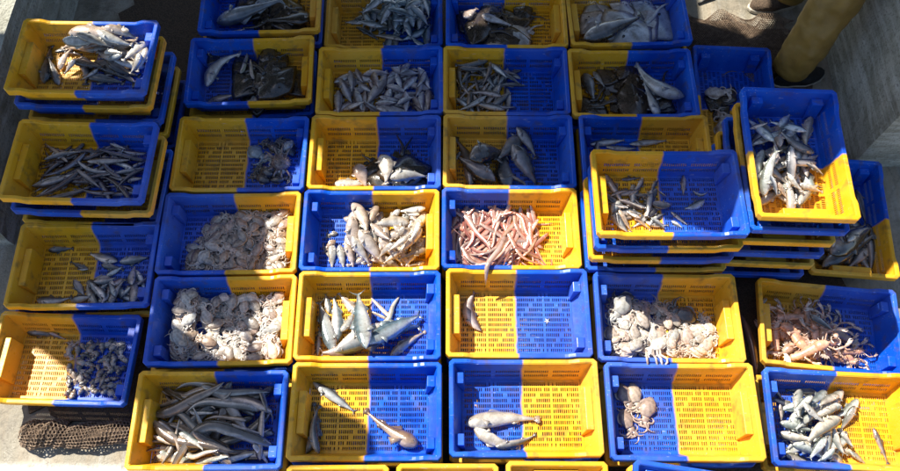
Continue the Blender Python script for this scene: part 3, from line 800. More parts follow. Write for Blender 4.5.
# ------------------------------------------------------------------ heap builder
CELL = 0.006
FW = 1.28
RAYS = {'B3': .95, 'B0': 1.0, 'A2': 1.05, 'B4': 1.2, 'A3': 1.3}
class Heap:
    def __init__(s, key):
        x, y, lv, yd, bl, r90, what = CR[key]
        s.key = key; s.c = Vector((x, y, 0)); s.a = rad(yd) + (math.pi/2 if r90 else 0)
        s.ca, s.sa = math.cos(s.a), math.sin(s.a)
        s.z0 = BASE[key]+0.0135
        s.nx, s.ny = int(0.6/CELL), int(0.4/CELL)
        s.h = np.zeros((s.nx, s.ny), np.float32)
        s.gx = (np.arange(s.nx)+.5)*CELL-.3; s.gy = (np.arange(s.ny)+.5)*CELL-.2
    def loc(s, p):
        d = p-s.c; return (d.x*s.ca+d.y*s.sa, -d.x*s.sa+d.y*s.ca)
    def wor(s, u, v, z):
        return Vector((s.c.x+u*s.ca-v*s.sa, s.c.y+u*s.sa+v*s.ca, z))
    def lim(s, z):
        f = clamp(z/.13, 0, 1.2)
        return FLX-.012+.024*f, FLY+.000+.030*f
    def disc(s, u, v, r):
        i0, i1 = int((u-r+.3)/CELL), int((u+r+.3)/CELL)+1
        j0, j1 = int((v-r+.2)/CELL), int((v+r+.2)/CELL)+1
        i0, i1 = clamp(i0, 0, s.nx-1), clamp(i1, 1, s.nx); j0, j1 = clamp(j0, 0, s.ny-1), clamp(j1, 1, s.ny)
        if i1 <= i0: i1 = i0+1
        if j1 <= j0: j1 = j0+1
        dd = (s.gx[i0:i1, None]-u)**2+(s.gy[None, j0:j1]-v)**2
        return slice(i0, i1), slice(j0, j1), dd
    def top(s, u, v, r, soft=False):
        a, b, dd = s.disc(u, v, r)
        q = s.h[a, b][dd <= r*r]
        if soft and q.size: return float(q.mean())
        return float(q.max()) if q.size else float(s.h[a, b].mean())
    def put(s, kind, head, tail, name, label, cat, group, bend=0.0, var=0, flip=None, width=1.0, free=False, roll=None, thick=1.0, heap=False):
        """head, tail: crate-local (u, v)"""
        if flip is None: flip = rnd.random() < .5
        hu, hv = head; tu, tv = tail
        if kind in SPEC and not heap and not free:
            eu, ev = (hu-tu)*.09, (hv-tv)*.09; hu += eu; hv += ev; tu -= eu; tv -= ev
        if kind.startswith('ray'):
            ls = .5*(RAYS.get(s.key, 1.15)-1); eu, ev = hu-tu, hv-tv
            hu += eu*ls; hv += ev*ls; tu -= eu*ls; tv -= ev*ls
        if kind.startswith('squid') and not heap:
            eu, ev = (hu-tu)*.22, (hv-tv)*.22; hu += eu; hv += ev; tu -= eu; tv -= ev
        L = math.hypot(hu-tu, hv-tv)
        soft = kind.startswith('squid') or kind.startswith('ray') or kind in ('whelk', 'lango', 'crab', 'eel', 'paleeel', 'pink', 'monk')
        # keep the whole body inside the crate
        if not free:
            zz = s.top((hu+tu)/2, (hv+tv)/2, .02)
            lx, ly = s.lim(zz+.02)
            wmax = girth(kind, .3)[0]*L*width*.9
            mg = .028 if kind == 'lango' else .012 if kind.startswith('squid') else .002
            for _ in range(3):
                for (u, v) in ((hu, hv), (tu, tv)):
                    du = clamp(u, -lx+mg, lx-mg)-u; dv = clamp(v, -ly+mg, ly-mg)-v
                    hu += du; tu += du; hv += dv; tv += dv
            mu, mv = (hu+tu)/2, (hv+tv)/2
            du = clamp(mu, -lx+wmax*abs(hv-tv)/max(L, .01), lx-wmax*abs(hv-tv)/max(L, .01))-mu
            dv = clamp(mv, -ly+wmax*abs(hu-tu)/max(L, .01), ly-wmax*abs(hu-tu)/max(L, .01))-mv
            hu += du; tu += du; hv += dv; tv += dv
        if kind in SPEC and kind not in ('monk', 'gurnard', 'eel', 'paleeel', 'pink'): width *= FW
        N = 9
        d = Vector((hu-tu, hv-tv)); d.normalize(); nrm = Vector((-d.y, d.x))
        bsg = -1 if flip else 1
        pts, need, ts, rad_ = [], [], [], []
        for i in range(N):
            t = .04+.92*i/(N-1)
            xl = .5-t
            off = bend*(1-(2*xl)**2)*bsg-bend*.5*bsg
            u = (hu+tu)/2+d.x*xl*L+nrm.x*off*L*width; v = (hv+tv)/2+d.y*xl*L+nrm.y*off*L*width
            ry, rz = girth(kind, t); ry *= L*width; rz *= L*thick*(width**.5 if kind in SPEC else 1)
            pts.append((u, v)); rad_.append((ry, rz)); ts.append(xl*L)
            need.append(s.top(u, v, max(ry*.55, .004), soft)+rz*(.55 if soft else .8))
        ts = np.array(ts); need = np.array(need)
        A = np.polyfit(ts, need, 1); b = clamp(A[0], -.42, .42)
        z = float(np.max(need-b*ts)) - (.008 if soft else .0045)
        z = max(z, float(np.mean(need)))
        if kind.startswith('ray'): b *= .4; z = min(z, .065)
        if not free: z = min(z, .118)
        for i in range(N):
            (u, v), (ry, rz) = pts[i], rad_[i]
            a, b2, dd = s.disc(u, v, ry)
            m = dd <= ry*ry
            if m.any():
                val = z+b*ts[i]+rz*np.sqrt(np.clip(1-dd/(ry*ry), 0, 1))
                reg = s.h[a, b2]; reg[m] = np.maximum(reg[m], val[m]); s.h[a, b2] = reg
        mid = s.wor((hu+tu)/2, (hv+tv)/2, s.z0+z)
        dw = Vector((d.x*s.ca-d.y*s.sa, d.x*s.sa+d.y*s.ca, b)).normalized()
        zz = Z - dw*dw.dot(Z); zz.normalize()
        if roll is None: roll = rnd.uniform(-.22, .22)*(3.5 if kind in ('eel', 'paleeel', 'pink') else .4 if kind.startswith('ray') else 1.6 if kind in SPEC else 1)
        q = Matrix.Rotation(roll, 3, dw); zz = q @ zz
        if flip and kind in SPEC: zz = -zz
        yy = zz.cross(dw)
        wz = L*thick*(width**.5 if kind in SPEC else 1)
        me = get(kind, bend, var)
        o = link_mesh(name, me)
        xs, ys, zs = dw*L, yy*L*width, zz*wz
        o.matrix_world = Matrix(((xs.x, ys.x, zs.x, mid.x), (xs.y, ys.y, zs.y, mid.y), (xs.z, ys.z, zs.z, mid.z), (0, 0, 0, 1)))
        tag(o, label, cat, group)
        return o
HEAP = {k: Heap(k) for k in CR if CR[k][6]}
def crop_pts(key, crop, spec, zg=.03):
    ox, oy, sc = crop
    H = HEAP[key]
    def f(x, y): return H.loc(at(ox+x/sc, oy+y/sc, H.z0+zg))
    return f
def lay(key, crop, kind, segs, name, label, cat, group, bends=(0, 0, .05, -.05), zg=.03, **kw):
    f = crop_pts(key, crop, segs, zg); H = HEAP[key]
    for i, sg in enumerate(segs):
        k = dict(kw); kd = kind; lb, nm, ct, gr = label, name, cat, group
        if len(sg) > 4:
            for a, b in sg[4].items():
                if a == 'kind': kd = b
                elif a == 'label': lb = b
                elif a == 'name': nm = b
                elif a == 'cat': ct = b
                elif a == 'group': gr = b
                else: k[a] = b
        bd = k.pop('bend', bends[i % len(bends)])
        H.put(kd, f(sg[0], sg[1]), f(sg[2], sg[3]), nm, lb, ct, gr, bend=bd, **k)
def scatter(key, crop, kind, n, box, length, name, label, cat, group, ang=(0, 360), bends=(0, .06, -.06), nvar=1, zg=.03, shape=None, width=1.0, mound=True, kinds=None, **kw):
    f = crop_pts(key, crop, None, zg); H = HEAP[key]
    x0, y0, x1, y1 = box
    for i in range(n):
        best = None
        for _ in range(5):
            for _ in range(30):
                qx, qy = rnd.uniform(x0, x1), rnd.uniform(y0, y1)
                if shape is None or shape(qx, qy): break
            hgt = H.top(*f(qx, qy), .025, True)
            if best is None or hgt < best: best = hgt; px, py = qx, qy
        L = rnd.uniform(*length)
        a = rad(rnd.uniform(*ang))
        u, v = f(px, py)
        H.put(kinds[i % len(kinds)] if kinds else kind, (u+math.cos(a)*L/2, v+math.sin(a)*L/2), (u-math.cos(a)*L/2, v-math.sin(a)*L/2), name, label, cat, group,
              bend=rnd.choice(bends), var=rnd.randrange(nvar), width=width, heap=True, **kw)
# ------------------------------------------------------------------ what lies in the crates
K = dict  # per-piece overrides
# --- mackerel crate
cE1 = (285, 265, 4.71)
lay('E1', cE1, 'mackerel', [
 (150, 410, 158, 290, K(width=.9)), (205, 200, 188, 118, K(width=1.4)), (240, 355, 230, 145), (270, 305, 322, 205, K(kind='whiting', label='small brownish fish wedged among the mackerel', name='small_fish', cat='fish', group='odd fish in the mackerel crate')),
 (335, 185, 255, 95, K(kind='whiting', label='plump pale fish beside the mackerel tail', name='pale_fish', cat='fish', group=None)),
 (225, 400, 160, 175), (375, 380, 178, 428, K(kind='bogue', label='fat silvery fish lying across the mackerel heads', name='silver_fish', cat='fish', group=None)),
 (495, 235, 410, 148, K(kind='paleeel', width=1.7, label='thin curled pale fish on the blue floor beside the mackerel', name='thin_fish', cat='fish', group='thin pale fish in the mackerel crate')),
 (470, 240, 400, 208, K(kind='paleeel', width=1.7, label='thin curled pale fish on the blue floor beside the mackerel', name='thin_fish', cat='fish', group='thin pale fish in the mackerel crate')),
 (425, 292, 535, 150, K(kind='paleeel', bend=.16, width=1.3, label='thin curled pale fish on the blue floor beside the mackerel', name='thin_fish', cat='fish', group='thin pale fish in the mackerel crate')),
 (560, 418, 705, 312, K(kind='whiting', width=.8, label='narrow pink-flanked fish at the blue end of the mackerel crate', name='pink_fish', cat='fish', group=None)),
 (345, 408, 708, 275), (395, 395, 640, 232), (394, 366, 348, 88, K(width=1.05))],
 'mackerel', 'long blue-backed mackerel with silver belly among the other mackerel', 'mackerel', 'mackerel in one crate', width=1.05)
# --- three scattered fish
cF1 = (280, 355, 4.06)
lay('F1', cF1, 'eel', [
 (88, 88, 240, 195, K(kind='silver', width=.75, label='slim dark-backed fish in the corner of the gurnard crate', name='silver_fish', cat='fish')),
 (115, 400, 135, 222, K(kind='hake', bend=.12, width=.9, label='grey fish lying against the yellow end wall of the gurnard crate', name='grey_fish', cat='fish', group='pair of grey fish by the yellow wall')),
 (150, 395, 150, 225, K(kind='hake', bend=-.12, flip=False, width=.8, label='grey fish lying against the yellow end wall of the gurnard crate', name='grey_fish', cat='fish', group='pair of grey fish by the yellow wall')),
 (540, 362, 355, 235, K(kind='gurnard', width=1.0, thick=1.0, label='brown spiny gurnard with broad head on a blue crate floor', name='gurnard', cat='gurnard'))],
 'fish', '', 'fish', None, zg=.012)
# --- white-bellied three
cF2 = (440, 355, 4.28)
lay('F2', cF2, 'whiting', [
 (92, 288, 365, 268, K(label='white-bellied fish nearest the stacking pad, lying straight', width=.88, bend=.05)),
 (158, 352, 330, 420, K(label='white-bellied fish lying slantwise below the straight one', width=1.0, bend=.05)),
 (250, 398, 405, 345, K(kind='hake', label='grey-backed fish with its tail on the yellow floor', width=.8))],
 'fish', '', 'fish', 'fish in the white-bellied fish crate', zg=.02)
# --- curled fish
cE2 = (440, 260, 4.28)
lay('E2', cE2, 'bogue', [(150, 246, 138, 96, K(bend=-.2, flip=False, width=1.0, roll=0.0)), (446, 256, 474, 258, K(kind='star', width=1.0, name='starfish', label='tiny white star shape on an empty blue crate floor', cat='starfish'))],  # small white star-shaped fleck on the crate floor
 'curled_fish', 'curled brownish pink fish alone in a nearly empty crate', 'fish', None, zg=.015)
# --- slim scattered
cD3 = (570, 140, 3.62)
scatter('D3', cD3, 'slim', 14, (150, 185, 330, 305), (.09, .14), 'slim_fish', 'small slim fish scattered in the stack-top crate with a bare blue half', 'fish', 'scattered slim fish', width=1.3, zg=.01, kinds=['slim', 'silver', 'hake'])
lay('D3', cD3, 'slim', [(130, 100, 187, 197), (190, 112, 252, 105, K(kind='purple')), (268, 133, 228, 192), (318, 140, 296, 188), (293, 192, 278, 282), (410, 108, 410, 172, K(kind='bogue', width=.8)),
 (452, 186, 500, 188, K(bend=.16)), (486, 218, 420, 244, K(kind='silver')), (372, 258, 428, 302), (372, 290, 408, 312, K(kind='silver')), (150, 200, 205, 188), (185, 222, 262, 252), (178, 258, 222, 325, K(kind='whiting', width=.8)),
 (218, 262, 290, 318, K(kind='whiting', width=.7)), (232, 212, 256, 240), (168, 270, 178, 310), (296, 285, 345, 318, K(kind='silver')), (325, 180, 350, 198), (238, 204, 302, 200), (205, 246, 148, 238), (250, 285, 205, 260, K(kind='silver')), (270, 250, 215, 235)],
 'slim_fish', 'small slim fish scattered in the stack-top crate with a bare blue half', 'fish', 'scattered slim fish', zg=.015, width=1.3)
# --- whiting
cD1 = (295, 185, 5.233)
WL = [(190, 305, 190, 425), (232, 312, 252, 425), (272, 320, 305, 428), (300, 215, 362, 405), (312, 310, 392, 425), (350, 285, 470, 425), (600, 145, 655, 215), (655, 200, 600, 305), (575, 255, 528, 305), (640, 295, 560, 365), (520, 345, 440, 405),
 (650, 160, 588, 165), (690, 120, 555, 125), (545, 135, 468, 195), (590, 212, 415, 242), (415, 250, 503, 335), (540, 380, 470, 420), (430, 120, 385, 238), (318, 125, 388, 285), (650, 240, 610, 330), (590, 320, 500, 380)]
scatter('D1', cD1, 'whiting', 22, (280, 180, 680, 410), (.14, .19), 'whiting', 'plump cream whiting heaped across a blue and yellow crate in full sun', 'whiting', 'whiting in the sun', ang=(20, 160))
lay('D1', cD1, 'whiting', WL, 'whiting', 'plump cream whiting heaped across a blue and yellow crate in full sun', 'whiting', 'whiting in the sun', width=1.12)
lay('D1', cD1, 'whiting', [(715, 345, 590, 400, K(width=1.3, kind='gurnard', label='tan gurnard in the yellow corner of the whiting crate')), (700, 395, 610, 425, K(kind='gurnard', label='tan gurnard in the yellow corner of the whiting crate'))], 'gurnard', '', 'gurnard', 'tan gurnards with the whiting')
lay('D1', cD1, 'squid_brown', [(80, 265, 130, 250), (95, 340, 145, 300)], 'small_octopus', 'small octopus alone in the shaded blue end of the whiting crate', 'octopus', 'octopuses beside the whiting', zg=.01, bends=(0,), width=.9)
# --- pink bandfish
cD2 = (440, 185, 5.233)
def inD2(x, y): return not (x > 470 and y < 150) and not (x > 420 and y < 110)
scatter('D2', cD2, 'pink', 80, (60, 85, 510, 400), (.22, .34), 'bandfish', 'long pink bandfish in a tangled heap', 'bandfish', 'tangled pink bandfish', ang=(20, 160), bends=(.14, -.14, .22, -.22, .05, -.3, .3), nvar=3, shape=inD2, width=1.15)
lay('D2', cD2, 'pink', [(270, 90, 570, 165, K(bend=.06, width=1.2)), (430, 130, 440, 330, K(width=1.35)), (370, 140, 350, 300, K(width=1.35)), (110, 120, 300, 330, K(bend=.2)), (80, 200, 330, 280), (60, 280, 260, 400, K(bend=-.2, width=1.3)), (240, 130, 120, 240, K(bend=.25, width=1.3)), (520, 330, 320, 370, K(bend=.2, width=1.4)), (480, 200, 500, 390, K(width=1.3)), (200, 300, 420, 220, K(bend=.1)),
 (310, 120, 250, 260, K(width=1.4)), (400, 160, 300, 380, K(width=1.3, bend=.1)), (160, 330, 360, 400, K(width=1.3))],
 'bandfish', 'long pink bandfish in a tangled heap', 'bandfish', 'tangled pink bandfish', zg=.08)
# --- mullet
cF5 = (760, 360, 4.24)
scatter('F5', cF5, 'mullet', 14, (110, 180, 380, 400), (.15, .19), 'mullet', 'pale greenish silver mullet heaped at the blue end of its crate', 'mullet', 'heaped mullet', width=1.0, ang=(-60, 60))
lay('F5', cF5, 'mullet', [(70, 118, 104, 165, K(kind='hake')), (240, 128, 128, 118, K(kind='hake')), (85, 195, 92, 265, K(kind='hake')), (155, 138, 138, 262), (180, 178, 118, 235), (272, 138, 188, 203), (312, 158, 228, 205), (322, 198, 198, 243), (300, 213, 205, 258), (90, 273, 214, 302), (88, 318, 204, 343),
 (130, 368, 252, 414), (120, 400, 232, 434), (252, 345, 198, 424), (272, 305, 270, 424), (350, 378, 434, 407), (390, 398, 464, 443), (330, 298, 384, 373), (295, 295, 342, 404), (303, 262, 176, 358), (398, 202, 356, 288), (220, 220, 140, 300), (300, 390, 240, 435), (150, 210, 240, 280)],
 'mullet', 'pale greenish silver mullet heaped at the blue end of its crate', 'mullet', 'heaped mullet', width=1.12)
lay('F5', cF5, 'slim', [(488, 305, 545, 438, K(kind='hake', width=.7))], 'slim_fish', 'single thin dark fish on the yellow floor beside the mullet', 'fish', None, zg=.01)
# --- bogue
cB1 = (315, 0, 4.09)
scatter('B1', cB1, 'bogue', 24, (110, 300, 470, 440), (.13, .17), 'bogue', 'plump pinkish silver bogue in a full crate in the shade', 'bogue', 'bogue in one crate', width=.95)
lay('B1', cB1, 'bogue', [(95, 370, 95, 460), (108, 335, 152, 415), (145, 295, 152, 375), (168, 262, 195, 315), (165, 375, 192, 455), (180, 338, 234, 374), (220, 326, 254, 364), (205, 300, 303, 293), (340, 236, 298, 284), (335, 305, 357, 365), (412, 312, 357, 374), (300, 358, 374, 384), (268, 410, 353, 408), (440, 265, 484, 345), (470, 365, 470, 455), (440, 375, 440, 453), (400, 396, 434, 453), (262, 454, 394, 454), (378, 262, 424, 278), (432, 335, 413, 394), (370, 385, 372, 462), (118, 442, 204, 428), (320, 286, 424, 303), (340, 433, 404, 408), (250, 428, 334, 438), (287, 326, 213, 424), (240, 300, 260, 370), (450, 300, 420, 360)],
 'bogue', 'plump pinkish silver bogue in a full crate in the shade', 'bogue', 'bogue in one crate', width=1.05)
lay('B1', cB1, 'bogue', [(348, 285, 393, 196, K(free=True))], 'bogue', 'bogue with its tail resting up on the back rim', 'bogue', None, zg=.10)
# --- sardines
lay('A1', cB1, 'sardine', [(215, 85, 125, 88, K(width=1.2))], 'sardine', 'single sardine lying on the bare yellow floor apart from the others', 'sardine', None, zg=.01)
scatter('A1', cB1, 'sardine', 54, (205, -60, 490, 170), (.13, .18), 'sardine', 'bluish silver sardine heaped at the blue end of its crate', 'sardine', 'heaped sardines', ang=(0, 360), width=1.1)
# --- slim silver in yellow half
cB2 = (440, 0, 4.09)
lay('B2', cB2, 'slim', [(80, 250, 180, 262), (70, 260, 85, 350), (330, 270, 230, 285, K(kind='purple')), (150, 245, 230, 290)], 'slim_silver_fish', 'slim silver fish heaped in the yellow half, blue half bare', 'fish', 'slim fish in a yellow half')
scatter('B2', cB2, 'silver', 40, (75, 265, 285, 445), (.13, .18), 'slim_silver_fish', 'slim silver fish heaped in the yellow half, blue half bare', 'fish', 'slim fish in a yellow half', ang=(-30, 190), width=.8, kinds=['slim', 'silver', 'hake'])
# --- stack-top gurnards
cC5 = (730, 85, 4.28)
scatter('C5', cC5, 'silver', 38, (95, 185, 345, 480), (.14, .2), 'silver_fish', 'silver fish heaped in the crate on top of the tallest stack', 'fish', 'fish on top of the tallest stack', ang=(0, 360), zg=.04, kinds=['hake', 'silver', 'mullet', 'silver', 'whiting', 'mullet'], width=.9)
lay('C5', cC5, 'silver', [(205, 190, 268, 108), (80, 192, 148, 184), (340, 308, 402, 272), (325, 340, 410, 372), (300, 430, 410, 440, K(kind='whiting')), (200, 420, 250, 480, K(kind='whiting')), (240, 400, 300, 460, K(kind='whiting')), (150, 420, 190, 490)], 'silver_fish', 'silver fish heaped in the crate on top of the tallest stack', 'fish', 'fish on top of the tallest stack', zg=.06)
# --- purple fish
cC00 = (0, 105, 3.922)
scatter('C00', cC00, 'purple', 40, (140, 180, 540, 340), (.15, .24), 'dark_purplish_fish', 'slender dark purplish fish in the shaded stack-top crate', 'fish', 'dark purplish fish', ang=(-50, 50), width=.8, bends=(0, .1, -.1, .16), kinds=['purple', 'purple', 'slim', 'purple'])
lay('C00', cC00, 'slim', [(350, 180, 425, 135), (425, 140, 490, 170), (480, 165, 470, 190), (180, 205, 310, 180), (300, 250, 380, 310), (350, 215, 500, 205), (120, 300, 290, 260)], 'dark_purplish_fish', 'slender dark purplish fish in the shaded stack-top crate', 'fish', 'dark purplish fish', zg=.06)
# --- fat slate-grey
cC2 = (440, 105, 5.233)
lay('C2', cC2, 'grey', [(165, 345, 90, 120, K(width=.8, bend=.12)), (270, 405, 95, 290, K(width=1.1)), (350, 415, 330, 235, K(width=1.2)), (160, 310, 345, 245, K(width=1.6, thick=1.3)), (430, 145, 308, 270, K(width=1.3, thick=1.2)), (385, 245, 510, 410, K(width=1.1, thick=1.2)), (405, 135, 502, 255, K(width=.95))],
 'slate_grey_fish', 'fat glossy slate-grey fish in a half-shaded crate', 'fish', 'slate-grey fish', zg=.03)
lay('C2', cC2, 'paleeel', [(370, 355, 458, 405, K(bend=-.1, width=1.6))], 'thin_fish', 'thin pale curved fish on the slate-grey fish', 'fish', None, zg=.05)
# --- black monkfish
cC1 = (300, 105, 5.234)
lay('C1', cC1, 'ray_dark', [(420, 350, 330, 240, K(width=1.5, var=1, label='small black ray beside the broad black one')), (500, 400, 575, 95, K(width=1.1, thick=1.8)), (560, 400, 520, 130, K(width=1.1, thick=1.6, var=2, label='second black ray under the broad black one'))], 'black_ray', 'broad black ray lying on the blue end floor', 'ray', None, zg=.03, bends=(0,))
lay('C1', cC1, 'whiting', [(185, 392, 355, 385, K(label='pale fish lying along the sunlit front wall by the black rays')), (300, 300, 340, 405, K(width=1.9, label='round-bodied pale fish in front of the small black ray')), (440, 285, 455, 415, K(width=1.8, label='broad white fish upright against the broad black ray')), (490, 412, 668, 378, K(width=1.1, label='pinkish pale fish in the blue corner before the black rays'))], 'pale_fish', '', 'fish', 'pale fish before the black rays', zg=.05)
# --- brown flatfish, dogfish
cB3 = (565, 0, 3.925)
scatter('B3', cB3, 'ray_brown', 5, (110, 270, 380, 420), (.26, .34), 'brown_flatfish', 'brown mottled flatfish under the pale dogfish', 'flatfish', 'brown flatfish', nvar=3, bends=(0,), width=1.2, thick=1.1, zg=.02)
lay('B3', cB3, 'ray_brown', [(350, 300, 110, 330, K(width=1.25, var=0)), (360, 400, 90, 410, K(width=1.25, var=1)), (260, 300, 160, 260, K(width=1.2, var=2)), (420, 430, 330, 380, K(width=1.2))], 'brown_flatfish', 'brown mottled flatfish under the pale dogfish', 'flatfish', 'brown flatfish', bends=(0,), thick=1.3)
lay('B3', cB3, 'dogfish', [(435, 385, 275, 258, K(bend=-.12, flip=False, width=1.5, label='large pale blue dogfish lying over brown flatfish')), (365, 445, 308, 335, K(width=1.3, label='small pale dogfish beside the larger one'))], 'dogfish', '', 'dogfish', 'pale dogfish', zg=.07)
lay('B3', cB3, 'hake', [(85, 275, 115, 375, K(width=1.6)), (120, 270, 155, 335, K(width=1.3))], 'grey_fish', 'grey fish at the yellow end beside the brown flatfish', 'fish', 'grey fish with the flatfish', zg=.05)
# --- white rays
scatter('A3', cB3, 'ray_pale', 3, (100, 0, 380, 120), (.28, .36), 'ray', 'white-bellied ray piled in the big ray crate', 'ray', 'white-bellied rays', nvar=3, bends=(0,), width=1.1, thick=1.1)
lay('A3', cB3, 'ray_pale', [(75, 60, 190, 130, K(var=0, width=1.1)), (240, 10, 190, 90, K(var=1)), (330, 0, 270, 80, K(var=2)), (230, 160, 420, 40, K(var=1, width=1.1, label='big white ray with its tail towards the blue corner', group=None))], 'ray', 'white-bellied ray piled in the big ray crate', 'ray', 'white-bellied rays', zg=.05, bends=(0,), thick=1.2)
lay('A3', cB3, 'hake', [(90, 155, 285, 78, K(width=1.2))], 'dark_fish', 'dark fish lying between the white rays', 'fish', None, zg=.08)
# --- mottled flatfish
scatter('A2', cB2, 'ray_brown', 4, (100, 20, 300, 150), (.26, .34), 'mottled_flatfish', 'dark mottled flatfish beside one pale ray', 'flatfish', 'mottled flatfish', nvar=3, bends=(0,), width=1.2, thick=1.1, zg=.02)
lay('A2', cB2, 'ray_dark', [(90, 110, 290, 150, K(width=1.3, kind='ray_brown')), (300, 20, 430, 60, K(width=1.2, var=1)), (180, 60, 300, 60, K(var=2, kind='ray_brown'))], 'mottled_flatfish', 'dark mottled flatfish beside one pale ray', 'flatfish', 'mottled flatfish', bends=(0,), thick=1.2)
lay('A2', cB2, 'ray_pale', [(270, 150, 425, 75, K(width=1.15, label='pale ray with its tail over the yellow floor', name='ray', cat='ray')), (180, 70, 290, 95, K(kind='dogfish', width=1.5, label='pale fish between the mottled flatfish', name='pale_fish', cat='fish')), (100, 75, 150, 25, K(kind='whiting', width=1.5, label='small fish catching a spot of sun on the flatfish', name='pale_fish', cat='fish')), (190, 178, 275, 178, K(kind='whiting', label='pale fish along the front wall beside the pale ray', name='pale_fish', cat='fish'))], 'ray', '', 'ray', None, zg=.06, bends=(0,))
# --- black rays
cB0 = (185, 0, 4.09)
scatter('A0', cB0, 'ray_dark', 3, (300, -20, 470, 90), (.26, .34), 'dark_ray', 'dark ray at the yellow end beneath the long pale fish', 'ray', 'dark rays under the long pale fish', nvar=3, bends=(0,), width=1.15, thick=1.1)
lay('A0', cB0, 'ray_dark', [(480, 30, 250, 110, K(width=1.3, thick=1.3, label='broad black ray under the long pale fish', name='black_ray', cat='ray')), (90, 82, 335, 25, K(kind='dogfish', width=1.2, label='long pale fish lying over the black ray', name='pale_fish', cat='fish')), (180, 122, 240, 115, K(kind='whiting', label='small pale fish by the front wall below the long pale one', name='pale_fish', cat='fish')), (500, 80, 330, 90, K(kind='monk', width=.9, label='dark monkfish at the yellow end beside the black ray', name='monkfish', cat='monkfish')), (300, 20, 420, -40, K(kind='dogfish', label='grey fish behind the black ray', name='grey_fish', cat='fish'))], 'black_ray', '', 'ray', None, zg=.05, bends=(0,))
scatter('B0', cB0, 'ray_dark', 7, (225, 215, 450, 385), (.24, .32), 'black_ray', 'black ray in the dark mound', 'ray', 'mound of black rays', nvar=3, bends=(0,), width=1.15, thick=1.1)
lay('B0', cB0, 'ray_dark', [(430, 260, 200, 300, K(width=1.25, var=0)), (280, 380, 460, 330, K(width=1.25, var=1)), (440, 390, 250, 260, K(width=1.2, var=2)), (300, 240, 440, 220, K(width=1.2, var=1)), (360, 330, 230, 380, K(width=1.2, var=2)), (410, 300, 260, 330, K(width=1.2))], 'black_ray', 'black ray in the dark mound', 'ray', 'mound of black rays', zg=.05, bends=(0,), thick=1.3)
lay('B0', cB0, 'dogfish', [(80, 315, 215, 212, K(bend=.12, flip=True, width=1.3, label='pale curved dogfish at the blue end beside the black rays')), (90, 390, 200, 380, K(width=1.2, kind='hake', label='grey fish in the blue corner by the black rays', name='grey_fish', cat='fish')), (240, 270, 252, 185, K(kind='paleeel', width=1.6, label='thin pale fish lying on the black rays', name='thin_fish', cat='fish', group='thin fish on the black rays')), (280, 325, 272, 255, K(kind='paleeel', width=1.6, label='thin pale fish lying on the black rays', name='thin_fish', cat='fish', group='thin fish on the black rays'))], 'dogfish', '', 'dogfish', None, zg=.06)
lay('B0', cB0, 'monk', [(105, 240, 130, 118, K(width=1.1, thick=1.1, free=True))], 'monkfish', 'black monkfish with its tail over the back blue rim', 'monkfish', None, zg=.10)
# --- dogfish and eels
cF0 = (120, 365, 4.44)
scatter('F0', cF0, 'eel', 20, (150, 90, 650, 420), (.30, .46), 'conger_eel', 'dark brown eel in the heap of dogfish and eels', 'eel', 'eels and dogfish in one crate', ang=(-38, 38), bends=(.1, -.1, .2, -.2), width=1.15)
lay('F0', cF0, 'eel', [(110, 50, 330, 130), (480, 90, 640, 75), (300, 160, 500, 150), (600, 195, 330, 205), (560, 250, 390, 240), (430, 290, 610, 335), (520, 290, 660, 300), (350, 330, 560, 380), (120, 100, 300, 190), (400, 120, 650, 130), (200, 260, 300, 400), (560, 420, 640, 330)], 'conger_eel', 'dark brown eel in the heap of dogfish and eels', 'eel', 'eels and dogfish in one crate', bends=(.06, -.06, .12, -.1), width=1.2)
lay('F0', cF0, 'eel', [(40, 435, 175, 335), (110, 445, 190, 425), (645, 195, 700, 240, K(bend=.2)), (160, 215, 445, 95, K(width=1.5)), (150, 275, 480, 385, K(width=1.2, bend=.1, flip=False)), (620, 105, 655, 205, K(width=2.0)), (610, 400, 640, 195, K(width=1.8)), (310, 205, 405, 208, K(kind='paleeel', width=1.7))], 'conger_eel', 'dark brown eel in the heap of dogfish and eels', 'eel', 'eels and dogfish in one crate', zg=.07, width=1.15)
lay('F0', cF0, 'paleeel', [(145, 325, 275, 290, K(bend=.2, width=1.5)), (155, 382, 315, 432, K(width=2.2)), (280, 305, 365, 375, K(width=2.0)), (285, 395, 440, 380, K(bend=-.18, width=1.4)), (450, 425, 575, 388, K(width=1.8)), (590, 368, 645, 442, K(width=1.9)), (230, 300, 270, 400, K(bend=.1, width=1.7)), (330, 440, 480, 425, K(width=1.7))], 'pale_eel', 'cream-bellied eel on the front of the brown heap', 'eel', 'pale eels on the brown heap', zg=.08)
# --- grey hake by the tallest stack
cD5 = (780, 160, 3.625)
scatter('D5', cD5, 'hake', 7, (170, 270, 330, 380), (.2, .26), 'hake', 'grey hake in the low crate beside the tallest stack', 'hake', 'hake beside the tallest stack', ang=(20, 70))
lay('D5', cD5, 'hake', [(165, 395, 330, 290, K(width=.9)), (300, 330, 245, 392, K(width=1.8)), (335, 280, 352, 395), (240, 260, 310, 235), (290, 110, 325, 215), (180, 372, 345, 255, K(width=1.1)), (200, 330, 300, 260)], 'hake', 'grey hake in the low crate beside the tallest stack', 'hake', 'hake beside the tallest stack', zg=.03)
# --- four slim silver fish
cC3 = (560, 100, 4.71)
lay('C3', cC3, 'silver', [(145, 195, 295, 175), (345, 195, 505, 178), (110, 195, 118, 300), (230, 210, 360, 215)], 'slim_silver_fish', 'slim silver fish partly hidden behind the stack of scattered slim fish', 'fish', 'four slim silver fish', zg=.03, width=.8)
